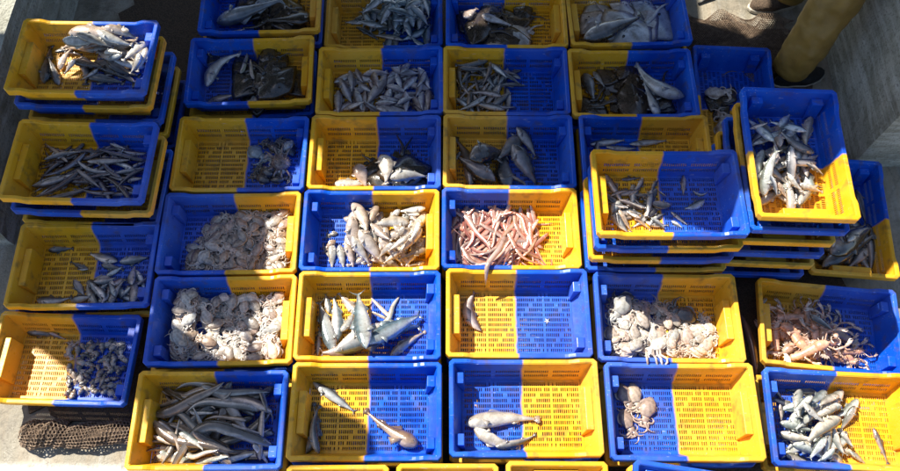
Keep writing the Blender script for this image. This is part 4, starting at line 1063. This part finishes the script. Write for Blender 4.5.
# --- pale cuttlefish on dark rays, low rotated crate
cB4 = (680, 0, 3.364)
lay('B4', cB4, 'ray_dark', [(90, 320, 190, 350, K(width=1.2, var=1)), (160, 390, 100, 340, K(width=1.2, var=2)), (190, 330, 110, 290, K(width=1.1))], 'dark_ray', 'dark ray under the pale cuttlefish in the low crate by the boot', 'ray', 'dark rays in the low crate', zg=.02, bends=(0,), thick=1.2)
lay('B4', cB4, 'squid_white', [(180, 296, 105, 304, K(label='pale cuttlefish on dark rays in the low crate by the boot')), (150, 365, 152, 440, K(label='pale cuttlefish at the yellow end of the low crate by the boot'))], 'cuttlefish', '', 'cuttlefish', None, zg=.05, bends=(0,))
# --- cream whiting over hake, top of left stack
cB00 = (0, 0, 4.095)
lay('B00', cB00, 'hake', [(180, 310, 200, 175, K(width=1.2)), (230, 330, 200, 240), (335, 228, 345, 325, K(width=1.4)), (395, 250, 545, 322, K(width=1.3)), (360, 305, 490, 322, K(width=1.3)), (265, 138, 335, 152), (450, 270, 560, 300, K(width=1.4)), (400, 290, 330, 320), (240, 160, 330, 140), (310, 250, 420, 280, K(width=1.4))], 'grey_hake', 'grey hake in shade beneath cream whiting', 'hake', 'hake under the cream whiting')
scatter('B00', cB00, 'whiting', 10, (300, 140, 570, 260), (.15, .2), 'whiting', 'cream whiting in a patch of sun over the grey hake', 'whiting', 'whiting over the hake', ang=(-30, 30), zg=.05)
lay('B00', cB00, 'whiting', [(400, 130, 555, 152), (320, 172, 505, 165), (290, 203, 425, 195), (430, 180, 545, 202), (590, 175, 515, 255), (545, 152, 470, 138), (228, 255, 275, 188), (440, 232, 510, 242), (600, 205, 560, 280), (350, 190, 470, 210), (460, 160, 570, 175), (580, 230, 530, 290), (300, 235, 250, 275)], 'whiting', 'cream whiting in a patch of sun over the grey hake', 'whiting', 'whiting over the hake', zg=.06, width=1.15)
# --- cuttlefish and crab
cC0 = (165, 105, 4.96)
lay('C0', cC0, 'squid_dark', [(420, 340, 500, 365), (500, 150, 580, 160), (560, 350, 480, 330), (600, 170, 680, 200), (640, 350, 560, 370), (480, 170, 560, 210), (640, 140, 700, 190), (450, 300, 520, 340)], 'dark_cuttlefish', 'dark cuttlefish lying low beside the spider crab', 'cuttlefish', 'dark cuttlefish by the crab', zg=.02, bends=(0,))
lay('C0', cC0, 'squid_blue', [(500, 250, 420, 200, K(label='blue-grey cuttlefish farthest from the spider crab', width=1.2)), (520, 235, 575, 300, K(kind='squid_white', label='white cuttlefish touching the spider crab', width=1.1)), (560, 230, 620, 180, K(label='blue-grey cuttlefish behind the spider crab'))], 'cuttlefish', '', 'cuttlefish', None, zg=.05, bends=(0,))
lay('C0', cC0, 'crab', [(560, 268, 715, 262, K(width=1.1))], 'spider_crab', 'round fuzzy brown spider crab in a sun spot', 'crab', None, zg=.06, bends=(0,))
# --- octopus heap half in shade
cD0 = (145, 185, 4.956)
def inD0(x, y): return (x-235) > (300-y)*.9 or y > 300
scatter('D0', cD0, 'squid_pale', 150, (220, 110, 715, 410), (.08, .115), 'small_octopus', 'small octopus in the grey heap half in shade', 'octopus', 'octopus heap half in shade', nvar=6, bends=(0,), thick=.65, shape=inD0, zg=.05, kinds=['squid_pale', 'squid_brown', 'squid_pale', 'squid_brown', 'squid_brown'])
# --- cuttlefish heap striped by shadow
cE0 = (140, 265, 4.28)
scatter('E0', cE0, 'squid_pale', 150, (75, 105, 640, 405), (.085, .125), 'cuttlefish', 'pale cuttlefish in the heap striped by shadow', 'cuttlefish', 'cuttlefish heap striped by shadow', thick=.62, nvar=6, bends=(0,), zg=.05, kinds=['squid_pale', 'squid_white', 'squid_white', 'squid_brown', 'squid_pale'])
# --- white squid heap
cE3 = (590, 265, 4.49)
scatter('E3', cE3, 'squid_white', 70, (105, 165, 545, 405), (.09, .135), 'squid', 'white squid in the sunlit heap', 'squid', 'sunlit squid heap', thick=.7, nvar=6, bends=(0,), zg=.04, shape=lambda x, y: y > 170+(x-300)*.35, kinds=['squid_white', 'squid_white', 'squid_pale', 'squid_white', 'squid_pale'])
lay('E3', cE3, 'squid_dark', [(350, 190, 460, 230, K(width=1.2, label='dark squid in the shade at the back of the white heap')), (100, 150, 180, 140, K(label='dark squid in the blue corner behind the white heap'))], 'dark_squid', '', 'squid', None, zg=.03, bends=(0,))
lay('E3', cE3, 'squid_white', [(110, 240, 165, 145, K(width=1.1)), (205, 170, 260, 250), (380, 360, 390, 290), (400, 400, 370, 340), (560, 385, 500, 370), (150, 300, 100, 330), (250, 300, 200, 370)], 'squid', 'white squid in the sunlit heap', 'squid', 'sunlit squid heap', zg=.08, bends=(0,), var=2)
# --- two octopuses
cF3 = (595, 355, 4.06)
lay('F3', cF3, 'squid_brown', [(138, 222, 85, 128, K(label='brownish octopus in the shaded blue corner of the octopus pair crate')), (138, 330, 88, 240, K(label='brownish octopus by the front blue pad of the octopus pair crate')), (185, 225, 152, 128, K(kind='squid_white', label='white octopus lying slantwise in the sun on a blue floor')), (198, 290, 220, 190, K(kind='squid_pale', width=1.1, label='sandy octopus with spread arms on a blue floor'))], 'octopus', '', 'octopus', None, zg=.02, bends=(0,), width=1.05)
# --- langoustines
cE5 = (750, 265, 4.28)
scatter('E5', cE5, 'lango', 26, (110, 190, 390, 395), (.17, .23), 'langoustine', 'orange langoustine with pale claws heaped in its crate', 'langoustine', 'langoustines', nvar=4, bends=(0,), zg=.03, shape=lambda x, y: y > 200+(x-130)*.45, width=1.25, thick=1.2)
lay('E5', cE5, 'lango', [(510, 360, 370, 375, K(var=1)), (215, 290, 140, 320, K(var=2)), (330, 350, 345, 265, K(var=3)), (480, 420, 390, 390, K(var=0)), (230, 130, 225, 240, K(var=1))], 'langoustine', 'orange langoustine with pale claws heaped in its crate', 'langoustine', 'langoustines', bends=(0,), zg=.04, width=1.3, thick=1.2)
lay('E5', cE5, 'hake', [(240, 240, 330, 300, K(width=1.2)), (310, 190, 400, 205, K(kind='purple'))], 'grey_fish', 'grey fish lying among the langoustines', 'fish', 'fish among the langoustines', zg=.05)
# --- scattered blue-grey cuttlefish
cD00 = (0, 215, 4.71)
lay('D00', cD00, 'hake', [(400, 250, 330, 215), (480, 230, 570, 250), (600, 330, 650, 390), (460, 400, 570, 410), (230, 160, 330, 150)], 'dark_fish', 'dark fish among the dull blue-grey ones', 'fish', 'dark fish in the shaded crate', zg=.02, width=1.2)
scatter('D00', cD00, 'silver', 9, (400, 300, 660, 390), (.11, .15), 'dull_grey_fish', 'dull blue-grey fish scattered in a shaded crate', 'fish', 'scattered blue-grey fish', width=1.1, kinds=['hake', 'silver', 'bogue'])
lay('D00', cD00, 'silver', [(535, 205, 415, 172), (565, 210, 685, 190), (625, 335, 625, 230), (440, 425, 402, 332), (340, 300, 385, 370), (325, 390, 425, 383), (455, 322, 545, 300), (470, 370, 510, 325), (545, 385, 518, 325), (615, 345, 560, 385), (655, 330, 695, 285), (175, 397, 315, 383, K(kind='hake')), (370, 250, 410, 245), (495, 275, 565, 235), (500, 390, 450, 340)], 'dull_grey_fish', 'dull blue-grey fish scattered in a shaded crate', 'fish', 'scattered blue-grey fish', zg=.03, width=1.35)
# --- whelks
cE00 = (0, 290, 3.925)
scatter('E00', cE00, 'whelk', 48, (255, 190, 490, 410), (.026, .042), 'whelk', 'small dark whelk in the loose pile over the net rolls', 'whelk', 'pile of whelks', nvar=5, bends=(0,), zg=.015, shape=lambda x, y: abs((x-370)/125)**2+abs((y-290)/90)**2 < 1 or (y > 300 and x < 440 and x > 250))
scatter('E00', cE00, 'squid_brown', 34, (265, 200, 480, 405), (.045, .065), 'tiny_octopus', 'tiny grey-brown octopus mixed into the pile of whelks', 'octopus', 'tiny octopuses among the whelks', nvar=6, bends=(0,), zg=.02, thick=.8, kinds=['squid_brown', 'squid_pale', 'squid_dark'])
lay('E00', cE00, 'hake', [(55, 160, 160, 168), (195, 170, 250, 190)], 'grey_fish', 'small grey fish against the back wall of the whelk crate', 'fish', 'grey fish in the whelk crate', zg=.01, width=.9)
# pieces that hang over a rim -------------------------------------------------
def draped(name, pts, radii, cols, label, cat, group=None, mat='soft', flat=1.0):
    V, F, Cc = [], [], []
    tube(V, F, Cc, pts, radii, cols, 8, flat)
    o = link_mesh(name, mesh_from(name, V, F, M[mat], True, Cc)); tag(o, label, cat, group); return o
def rimz(k): return BASE[k]+HH
def onto(px, py, z): return at(px, py, z)
p = [onto(505, 238, rimz('D2')-.035), onto(499, 250, rimz('D2')-.02), onto(492, 258, rimz('D2')-.005), onto(488.5, 263, rimz('D2')+.004), onto(487, 267, rimz('D2')+.006), onto(486.3, 271.5, rimz('D2')-.006), onto(486, 278, rimz('D2')-.03), onto(485.5, 285, rimz('D2')-.055)]
draped('bandfish', p, [.012, .013, .012, .011, .010, .009, .006, .002], lambda t: lerp((.80, .50, .42), (.78, .55, .46), t), 'pink bandfish with its tail hanging over the front rim', 'bandfish', None, 'fish')
for (x0, x1, x2) in ((646, 647, 648), (653, 656, 658), (657, 661, 663), (660, 667, 664)):
    zt = rimz('E3')
    draped('squid_tentacle', [onto(x0, 350, zt-.035), onto(x0+.5, 355, zt-.01), onto(x1, 358.5, zt-.002), onto(x1+.5, 362, zt-.004), onto(x2, 367, zt-.03), onto(x2+1, 372, zt-.05)], [.005, .005, .005, .0045, .004, .002], (.84, .74, .68), 'thin white squid tentacle hanging over the front rim of the squid crate', 'tentacle', 'tentacles over the squid crate rim')
# eel-like fish dropped in the gap between squid and langoustine crates
draped('dropped_eel', [onto(741, 315, .0), onto(747, 328, .006), onto(752, 345, .008), onto(755, 362, .008), onto(756, 378, .004)], [.006, .016, .018, .014, .004], (.50, .30, .24), 'reddish eel dropped on the matting between squid and langoustine crates', 'eel', None, 'fish')

# ------------------------------------------------------------------ concrete walls at the two sides
def wall(name, x0, x1, y0, y1, h, label, batter):
    V, F = [], []
    r = random.Random(int(abs(x0)*100))
    n = 36; m = 8
    # inner face (towards the crates) is uneven; the rest plain
    for j in range(m+1):
        for i in range(n+1):
            z = GZ-.01+(h-GZ)*j/m; y = y0+(y1-y0)*i/n
            V.append((x0+batter*j/m+r.uniform(-.006, .006), y, z))
    for j in range(m):
        for i in range(n):
            a = j*(n+1)+i; F.append((a, a+1, a+n+2, a+n+1))
    k = len(V)
    for j in (0, 1):
        for (x, y) in ((x1, y0), (x1, y1)): V.append((x, y, GZ-.01 if j == 0 else h))
    b0, b1, t0, t1 = 0, n, m*(n+1), m*(n+1)+n
    F.append((k, k+1, k+3, k+2)); F.append(tuple(t0+i for i in range(n+1))+(k+3, k+2))
    F.append(tuple(j*(n+1) for j in range(m+1))+(k+2, k)); F.append(tuple(j*(n+1)+n for j in range(m+1))+(k+3, k+1))
    o = link_mesh(name, fix_normals(mesh_from(name, V, F, M['wall']))); tag(o, label, 'wall')
wall('concrete_wall', at(838, 100, 0).x, 2.6, .60, 4.0, .95, 'stained grey concrete wall beside the person and the tallest stack', .05)
wall('concrete_wall', -2.02, -2.6, .12, 4.0, .45, 'stained grey concrete wall beside the stack of cream whiting', -.03)

# ------------------------------------------------------------------ matting and net rolls
def lump(x, y): return .006*math.sin(x*23+1.3*math.sin(y*17))+.005*math.sin(y*31+x*9)
def flat_mat(name, outline, label, z0=GZ+.003, z1=-.004):
    V, F = [], []
    n = len(outline)
    for z in (z0, z1):
        for (x, y) in outline: V.append((x, y, z))
    tri = tessellate_polygon([[Vector((x, y, 0)) for (x, y) in outline]])
    for t in tri: F.append(tuple(i+n for i in t)); F.append(tuple(t)[::-1])
    for i in range(n):
        j = (i+1) % n; F.append((i, j, j+n, i+n))
    me = fix_normals(mesh_from(name, V, F, M['mat'])); o = link_mesh(name, me); tag(o, label, 'mat'); return o
def rag(pts, step=.05, amp=.012):
    out = []
    for (a, b) in zip(pts, pts[1:]+pts[:1]):
        L = math.hypot(b[0]-a[0], b[1]-a[1]); k = max(1, int(L/step))
        for i in range(k):
            t = i/k; out.append((a[0]+(b[0]-a[0])*t+rnd.uniform(-amp, amp), a[1]+(b[1]-a[1])*t+rnd.uniform(-amp, amp)))
    return out
flat_mat('floor_mat', rag([(-1.90, -.60), (1.72, -1.6), (1.80, .5), (1.83, 1.40), (1.25, 1.52), (1.10, 1.72), (-1.60, 1.9), (-1.86, 1.2)], .05, .03), 'dark brown fibre matting spread under the crates')
def lattice(name, nu, nv, fn, label, cat='net', group=None, th=.0035):
    """netting with hexagonal cells, every cord real; fn maps grid (i, j) to a point"""
    V, F, ids = [], [], {}
    def vid(x, y):
        k = (round(x*30), round(y*30))
        if k not in ids: ids[k] = len(V); V.append(fn(x, y))
        return ids[k]
    for r_ in range(int((nv-1)/.75)):
        for q in range(nu-1):
            cx, cy = q+(.5 if r_ % 2 else 0), .5+r_*.75
            h = [(cx, cy-.5), (cx+.5, cy-.25), (cx+.5, cy+.25), (cx, cy+.5), (cx-.5, cy+.25), (cx-.5, cy-.25)]
            F.append([vid(*p_) for p_ in h])
    me = mesh_from(name, V, F, M['net'])
    bm = bmesh.new(); bm.from_mesh(me)
    bmesh.ops.wireframe(bm, faces=bm.faces[:], thickness=th, offset=0, use_replace=True, use_even_offset=False, use_boundary=True)
    bm.to_mesh(me); bm.free()
    o = link_mesh(name, me); tag(o, label, cat, group); return o
def core(o, a, b, r, z):
    V, F, Cc = [], [], []
    pts = [Vector(a).lerp(Vector(b), t/8)+Z*(z+r*.8) for t in range(9)]
    tube(V, F, Cc, pts, [r*(.8 if k in (0, 8) else 1) for k in range(9)], (0, 0, 0), 12, .75)
    link_mesh('rolled_core', mesh_from('rolled_core', V, F, M['mat'], True), o)
def roll_fn(a, b, r, nu, nv, lumpy, z):
    a = Vector(a); b = Vector(b); d = (b-a); L = d.length; d.normalize(); n = Vector((-d.y, d.x, 0))
    def f(i, j):
        t = i/(nu-1); th = 2*math.pi*1.02*j/(nv-1)
        rr = r*(1+lumpy*math.sin(t*9+j*.7)+lumpy*.7*math.sin(t*23+1.7*j))*(1-.25*abs(2*t-1)**4)
        return a+d*(L*t)+n*(rr*1.15*math.cos(th))+Z*(z+rr*.8*(1+math.sin(th)))
    return f
g = lambda px, py: at(px, py, .01)
a, b = g(24, 432), g(68, 430)
o = lattice('net_roll', 14, 18, roll_fn((a.x, a.y-.015, 0), (b.x, b.y-.015, 0), .048, 14, 18, .09, GZ), 'short lumpy roll of brown plastic netting under the whelk crate', 'net roll', 'net rolls', .0065)
core(o, (a.x, a.y-.015, 0), (b.x, b.y-.015, 0), .036, GZ)
a, b = g(64, 433), g(140, 428)
o = lattice('net_roll', 24, 16, roll_fn((a.x, a.y-.022, 0), (b.x, b.y-.01, 0), .042, 24, 16, .08, GZ), 'long brown plastic netting roll reaching the eel crate', 'net roll', 'net rolls', .0065)
core(o, (a.x, a.y-.022, 0), (b.x, b.y-.01, 0), .031, GZ)
for (ya, r_, lb) in ((-.35, .024, 'flattened netting roll bearing the back of the whelk crate'), (-.575, .024, 'flattened netting roll bearing the front of the whelk crate')):
    lattice('net_roll', 44, 12, roll_fn((-1.84, ya, 0), (-1.36, ya, 0), r_, 44, 12, .03, GZ), lb, 'net roll', 'net rolls')
def spread(nu, nv, x0, y0, x1, y1, sd):
    def f(i, j):
        x = x0+(x1-x0)*i/(nu-1); y = y0+(y1-y0)*j/(nv-1)
        e = .03*math.sin(j*.5+sd); e2 = .035*math.sin(i*.31+sd)
        return Vector((x+e*(abs(2*i/(nu-1)-1)**6), y+e2*(abs(2*j/(nv-1)-1)**6), .004+abs(lump(x, y))*1.6))
    return f
lattice('floor_net', 52, 40, spread(52, 40, 1.18, 1.10, 1.78, 1.50, 1.0), 'brown coarse netting spread on the ground behind the low blue crate', 'net', None, .0045)

# ------------------------------------------------------------------ the person whose leg shows
def person():
    root = bpy.data.objects.new('person', None); C.objects.link(root)
    f1 = at(783, 80, GZ); f2 = at(783, 6, GZ)
    root.location = (f1.x, f1.y, GZ)
    tag(root, 'person in ochre oilskin trousers and dark shoes standing behind the crates', 'person')
    inv = Vector((f1.x, f1.y, GZ))
    def skin(name, verts, edges, radii, mat, rootv=0, sub=2):
        me = bpy.data.meshes.new(name); me.from_pydata([tuple(Vector(v)) for v in verts], edges, []); me.update()
        o = link_mesh(name, me, root); me.materials.append(mat)
        md = o.modifiers.new('skin', 'SKIN'); md.use_smooth_shade = True
        for i, r_ in enumerate(radii):
            sv = me.skin_vertices[0].data[i]; sv.radius = r_ if isinstance(r_, tuple) else (r_, r_); sv.use_root = (i == rootv)
        s2 = o.modifiers.new('sub', 'SUBSURF'); s2.levels = sub; s2.render_levels = sub
        return o
    a = Vector((0.0, 0.0, 0)); b = Vector((f2.x-f1.x, f2.y-f1.y, 0))
    hip = (a+b)*.5+Vector((.06, .06, .92))
    hl = hip+Vector((.06, -.09, 0)); hr = hip+Vector((-.02, .1, 0))
    kn = a.lerp(hl, .52); kn.z = .50; kn += Vector((.0, -.02, 0))
    k2 = b.lerp(hr, .52); k2.z = .50
    v = [hip+Z*.08, hl, a.lerp(hl, .78)*1.0, kn, Vector((.012, 0, .26)), Vector((.0, 0, .045)), hr, b.lerp(hr, .78), k2, b+Vector((0, .01, .26)), b+Vector((0, 0, .045))]
    e = [(0, 1), (1, 2), (2, 3), (3, 4), (4, 5), (0, 6), (6, 7), (7, 8), (8, 9), (9, 10)]
    tr = skin('trousers', v, e, [.15, .125, .125, .118, .104, .094, .12, .118, .105, .098, .094], M['trouser'], 0, 4)
    # creased cloth
    tx = bpy.data.textures.new('crease', 'CLOUDS'); tx.noise_scale = .10
    dm = tr.modifiers.new('crease', 'DISPLACE'); dm.texture = tx; dm.strength = .028; dm.mid_level = .5
    ch = hip+Vector((0, 0, .46)); 
    v = [hip+Z*.06, hip+Z*.28, ch, ch+Vector((0, -.17, .04)), ch+Vector((-.05, -.25, -.22)), ch+Vector((-.16, -.24, -.42)), ch+Vector((0, .17, .04)), ch+Vector((-.05, .25, -.22)), ch+Vector((-.16, .24, -.42)), ch+Z*.10]
    skin('shirt', v, [(0, 1), (1, 2), (2, 3), (3, 4), (4, 5), (2, 6), (6, 7), (7, 8), (2, 9)], [(.14, .17), (.13, .16), (.13, .17), .075, .055, .045, .075, .055, .045, .06], M['shirt'])
    nk = ch+Vector((-.01, 0, .12))
    v = [nk, nk+Z*.08, nk+Vector((-.015, 0, .17)), nk+Vector((-.01, 0, .26))]
    skin('head', v, [(0, 1), (1, 2), (2, 3)], [.055, .06, (.085, .105), (.075, .09)], M['skin'])
    V, F, Cc = [], [], []
    blob(V, F, Cc, nk+Vector((.02, 0, .24)), (.105, .098, .095), (0, 0, 0), 14, 9)
    link_mesh('hair', mesh_from('hair', V, F, M['hair'], True), root)
    for sg, s_ in ((-1, 5), (1, 8)):
        w0 = ch+Vector((-.16, .24*sg, -.42)); w1 = w0+Vector((-.05, 0, -.08))
        hv = [w0, w1]; he = [(0, 1)]; hr_ = [.034, .034]
        for q in range(5):
            off = (q-2)*.018; ln = [.05, .068, .075, .07, .055][q]
            p0 = w1+Vector((-.01, off*.9, -.03)); p1 = p0+Vector((-.012, off*.3, -ln*.6)); p2 = p1+Vector((.01, 0, -ln*.5))
            k = len(hv); hv += [p0, p1, p2]; he += [(1, k), (k, k+1), (k+1, k+2)]; hr_ += [.011, .0095, .008]
        skin('hand', hv, he, hr_, M['skin'], 0, 1)
    # shoes: sole outline extruded, rounded upper
    def shoe(pos, ang, mat_u):
        V, F = [], []
        n = 18; out = []
        for i in range(n):
            th = 2*math.pi*i/n; x = math.cos(th); y = math.sin(th)
            L = .15 if x > 0 else .13
            wd = .052*(1+.12*x) if x > 0 else .042
            out.append((x*L+.03, y*wd))
        R = Matrix.Rotation(ang, 3, 'Z')
        lay_ = [(1.0, 0.0), (1.03, .008), (1.03, .022), (1.0, .026)]
        for (s_, z) in lay_:
            for (x, y) in out: V.append(pos+R @ Vector((x*s_, y*s_, z)))
        for r_ in range(len(lay_)-1):
            for i in range(n):
                j = (i+1) % n; F.append((r_*n+i, r_*n+j, (r_+1)*n+j, (r_+1)*n+i))
        F.append(tuple(range(n))[::-1]); F.append(tuple((len(lay_)-1)*n+i for i in range(n)))
        s1 = link_mesh('sole', fix_normals(mesh_from('sole', V, F, M['sole'], False)))
        V, F = [], []
        up_ = [(.98, .026, 0), (.97, .05, 0), (.84, .072, -.004), (.55, .088, -.03), (.42, .11, -.055), (.40, .14, -.06)]
        for (s_, z, sh) in up_:
            for (x, y) in out: V.append(pos+R @ Vector((x*s_+sh, y*min(1, s_+.12), z-(.018*max(0, x/.18) if z > .06 else 0))))
        for r_ in range(len(up_)-1):
            for i in range(n):
                j = (i+1) % n; F.append((r_*n+i, r_*n+j, (r_+1)*n+j, (r_+1)*n+i))
        F.append(tuple((len(up_)-1)*n+i for i in range(n)))
        u1 = link_mesh('shoe', fix_normals(mesh_from('shoe', V, F, mat_u, True)), root)
        s1.parent = u1
    shoe(a+Vector((.03, -.015, 0)), rad(14), M['shoe'])
    shoe(b+Vector((-.02, .0, 0)), rad(190), M['mat'])
person()
# pebble beside the net
V, F, Cc = [], [], []
blob(V, F, Cc, (0, 0, 0), (.028, .02, .016), (.5, .47, .42), 10, 6)
o = link_mesh('pebble', mesh_from('pebble', V, F, M['concrete'], True)); o.location = at(726, 16, 0)+Vector((0, 0, -.006)); tag(o, 'small pale pebble on the sandy ground behind the net', 'pebble')
V, F, Cc = [], [], []
tube(V, F, Cc, [(-.05, 0, 0), (0, .006, .004), (.05, 0, 0)], [.006, .008, .005], (0, 0, 0), 6)
o = link_mesh('twig', mesh_from('twig', V, F, M['shoe'], True)); o.location = at(706, 2, GZ)+Vector((0, 0, .008)); o.rotation_euler = (0, 0, .4); tag(o, 'short dark stick on the sandy ground behind the ray crate', 'stick')

# ------------------------------------------------------------------ unseen sheet added outside the picture, shaped to cast the shade bands
TZ = 2.7
def sunward(px, py, z):
    p = at(px, py, z); k = (TZ-p.z)/LDIR.z
    q = p+LDIR*k
    return (q.x, q.y)
edge = [(-150, 290, .2), (-60, 318, .2), (25, 339, .1), (100, 392, .1), (112, 400, .15), (138, 402, .25), (150, 428, .2), (182, 434, .2), (225, 456, .2), (258, 464, .2), (266, 440, .22), (272, 378, .25), (250, 345, .22), (240, 325, .2), (250, 296, .2), (264, 282, .25), (257, 268, .2), (260, 215, .2), (272, 196, .25), (292, 192, .25), (276, 180, .2), (282, 152, .2), (300, 140, .25), (316, 142, .25), (326, 163, .2), (392, 164, .2), (440, 172, .25), (458, 181, .25), (560, 184, .25),  # outline of the wanted shade, carried up along the sun direction
        (600, 178, .56), (660, 214, .47), (722, 226, .5), (738, 200, .56), (757, 158, .66), (850, 146, .69), (980, 140, .69)]
outer = [sunward(*e) for e in edge]
x_r, y_r = outer[-1]
outer += [(x_r+1.2, y_r+.3), (x_r+1.4, 6.5), (-7.5, 6.5), (-7.5, outer[0][1]-.2)]
holes = [[(168, 318, .2), (182, 313, .2), (236, 326, .2), (236, 352, .2), (224, 363, .22), (205, 345, .2)],  # openings cut so sun falls on chosen patches
         [(48, 42, .5), (96, 27, .5), (162, 26, .58), (158, 84, .5), (128, 74, .5), (118, 58, .5), (80, 52, .5), (70, 72, .48), (52, 70, .48)],
         [(15, 38, .56), (30, 35, .52), (30, 42, .52), (18, 44, .55)],
         [(694, -30, 0), (772, -30, 0), (772, 20, 0), (752, 40, 0), (735, 30, 0), (700, 24, 0)],
         [(464, 4, .2), (484, -4, .2), (482, 20, .2), (466, 22, .2)],
         [(0, -14, .45), (19, -14, .45), (13, 12, .45), (3, 30, .45), (-12, 31, .45)],
         [(60, 310, .2), (120, 310, .26), (150, 306, .26), (150, 311, .26), (120, 314, .26)]]
hp = [[sunward(*e) for e in h] for h in holes]
def sheet(name, loops, label):
    pl = [[Vector((x, y, 0)) for (x, y) in lp] for lp in loops]
    flat = [p for lp in pl for p in lp]; n = len(flat)
    tri = tessellate_polygon(pl)
    V = [(p.x, p.y, TZ) for p in flat]+[(p.x, p.y, TZ+.004) for p in flat]
    F = [tuple(t) for t in tri]+[tuple(i+n for i in t)[::-1] for t in tri]
    k = 0
    for lp in pl:
        m = len(lp)
        for i in range(m): F.append((k+i, k+(i+1) % m, k+(i+1) % m+n, k+i+n))
        k += m
    return fix_normals(mesh_from(name, V, F, M['blocker_cloth']))
aw = bpy.data.objects.new('shade_blocker', None); C.objects.link(aw)
tag(aw, 'unseen grey sheet on steel poles, added to shade the far crates', 'shade_blocker')
link_mesh('blocker_sheet', sheet('blocker_sheet', [outer]+hp, ''), aw)
patch_edge = [sunward(*e) for e in [(284, 376, .25), (300, 388, .2), (330, 404, .15), (362, 421, .13), (372, 436, .13), (370, 470, .2), (284, 470, .25)]]
link_mesh('shade_patch', sheet('shade_patch', [patch_edge], ''), aw)  # extra unseen patch added to shade the gurnard crate
def blocker_pole(x, y):
    V, F, Cc = [], [], []
    tube(V, F, Cc, [(x, y, GZ), (x, y, 1.4), (x, y, TZ)], [.03, .03, .028], (0, 0, 0), 12)
    link_mesh('blocker_pole', mesh_from('blocker_pole', V, F, M['steel'], True), aw)
for (x, y) in ((-7.3, 6.3), (x_r+1.2, 6.3), (-7.3, outer[0][1]+.3), (-3.2, 6.3)): blocker_pole(x, y)
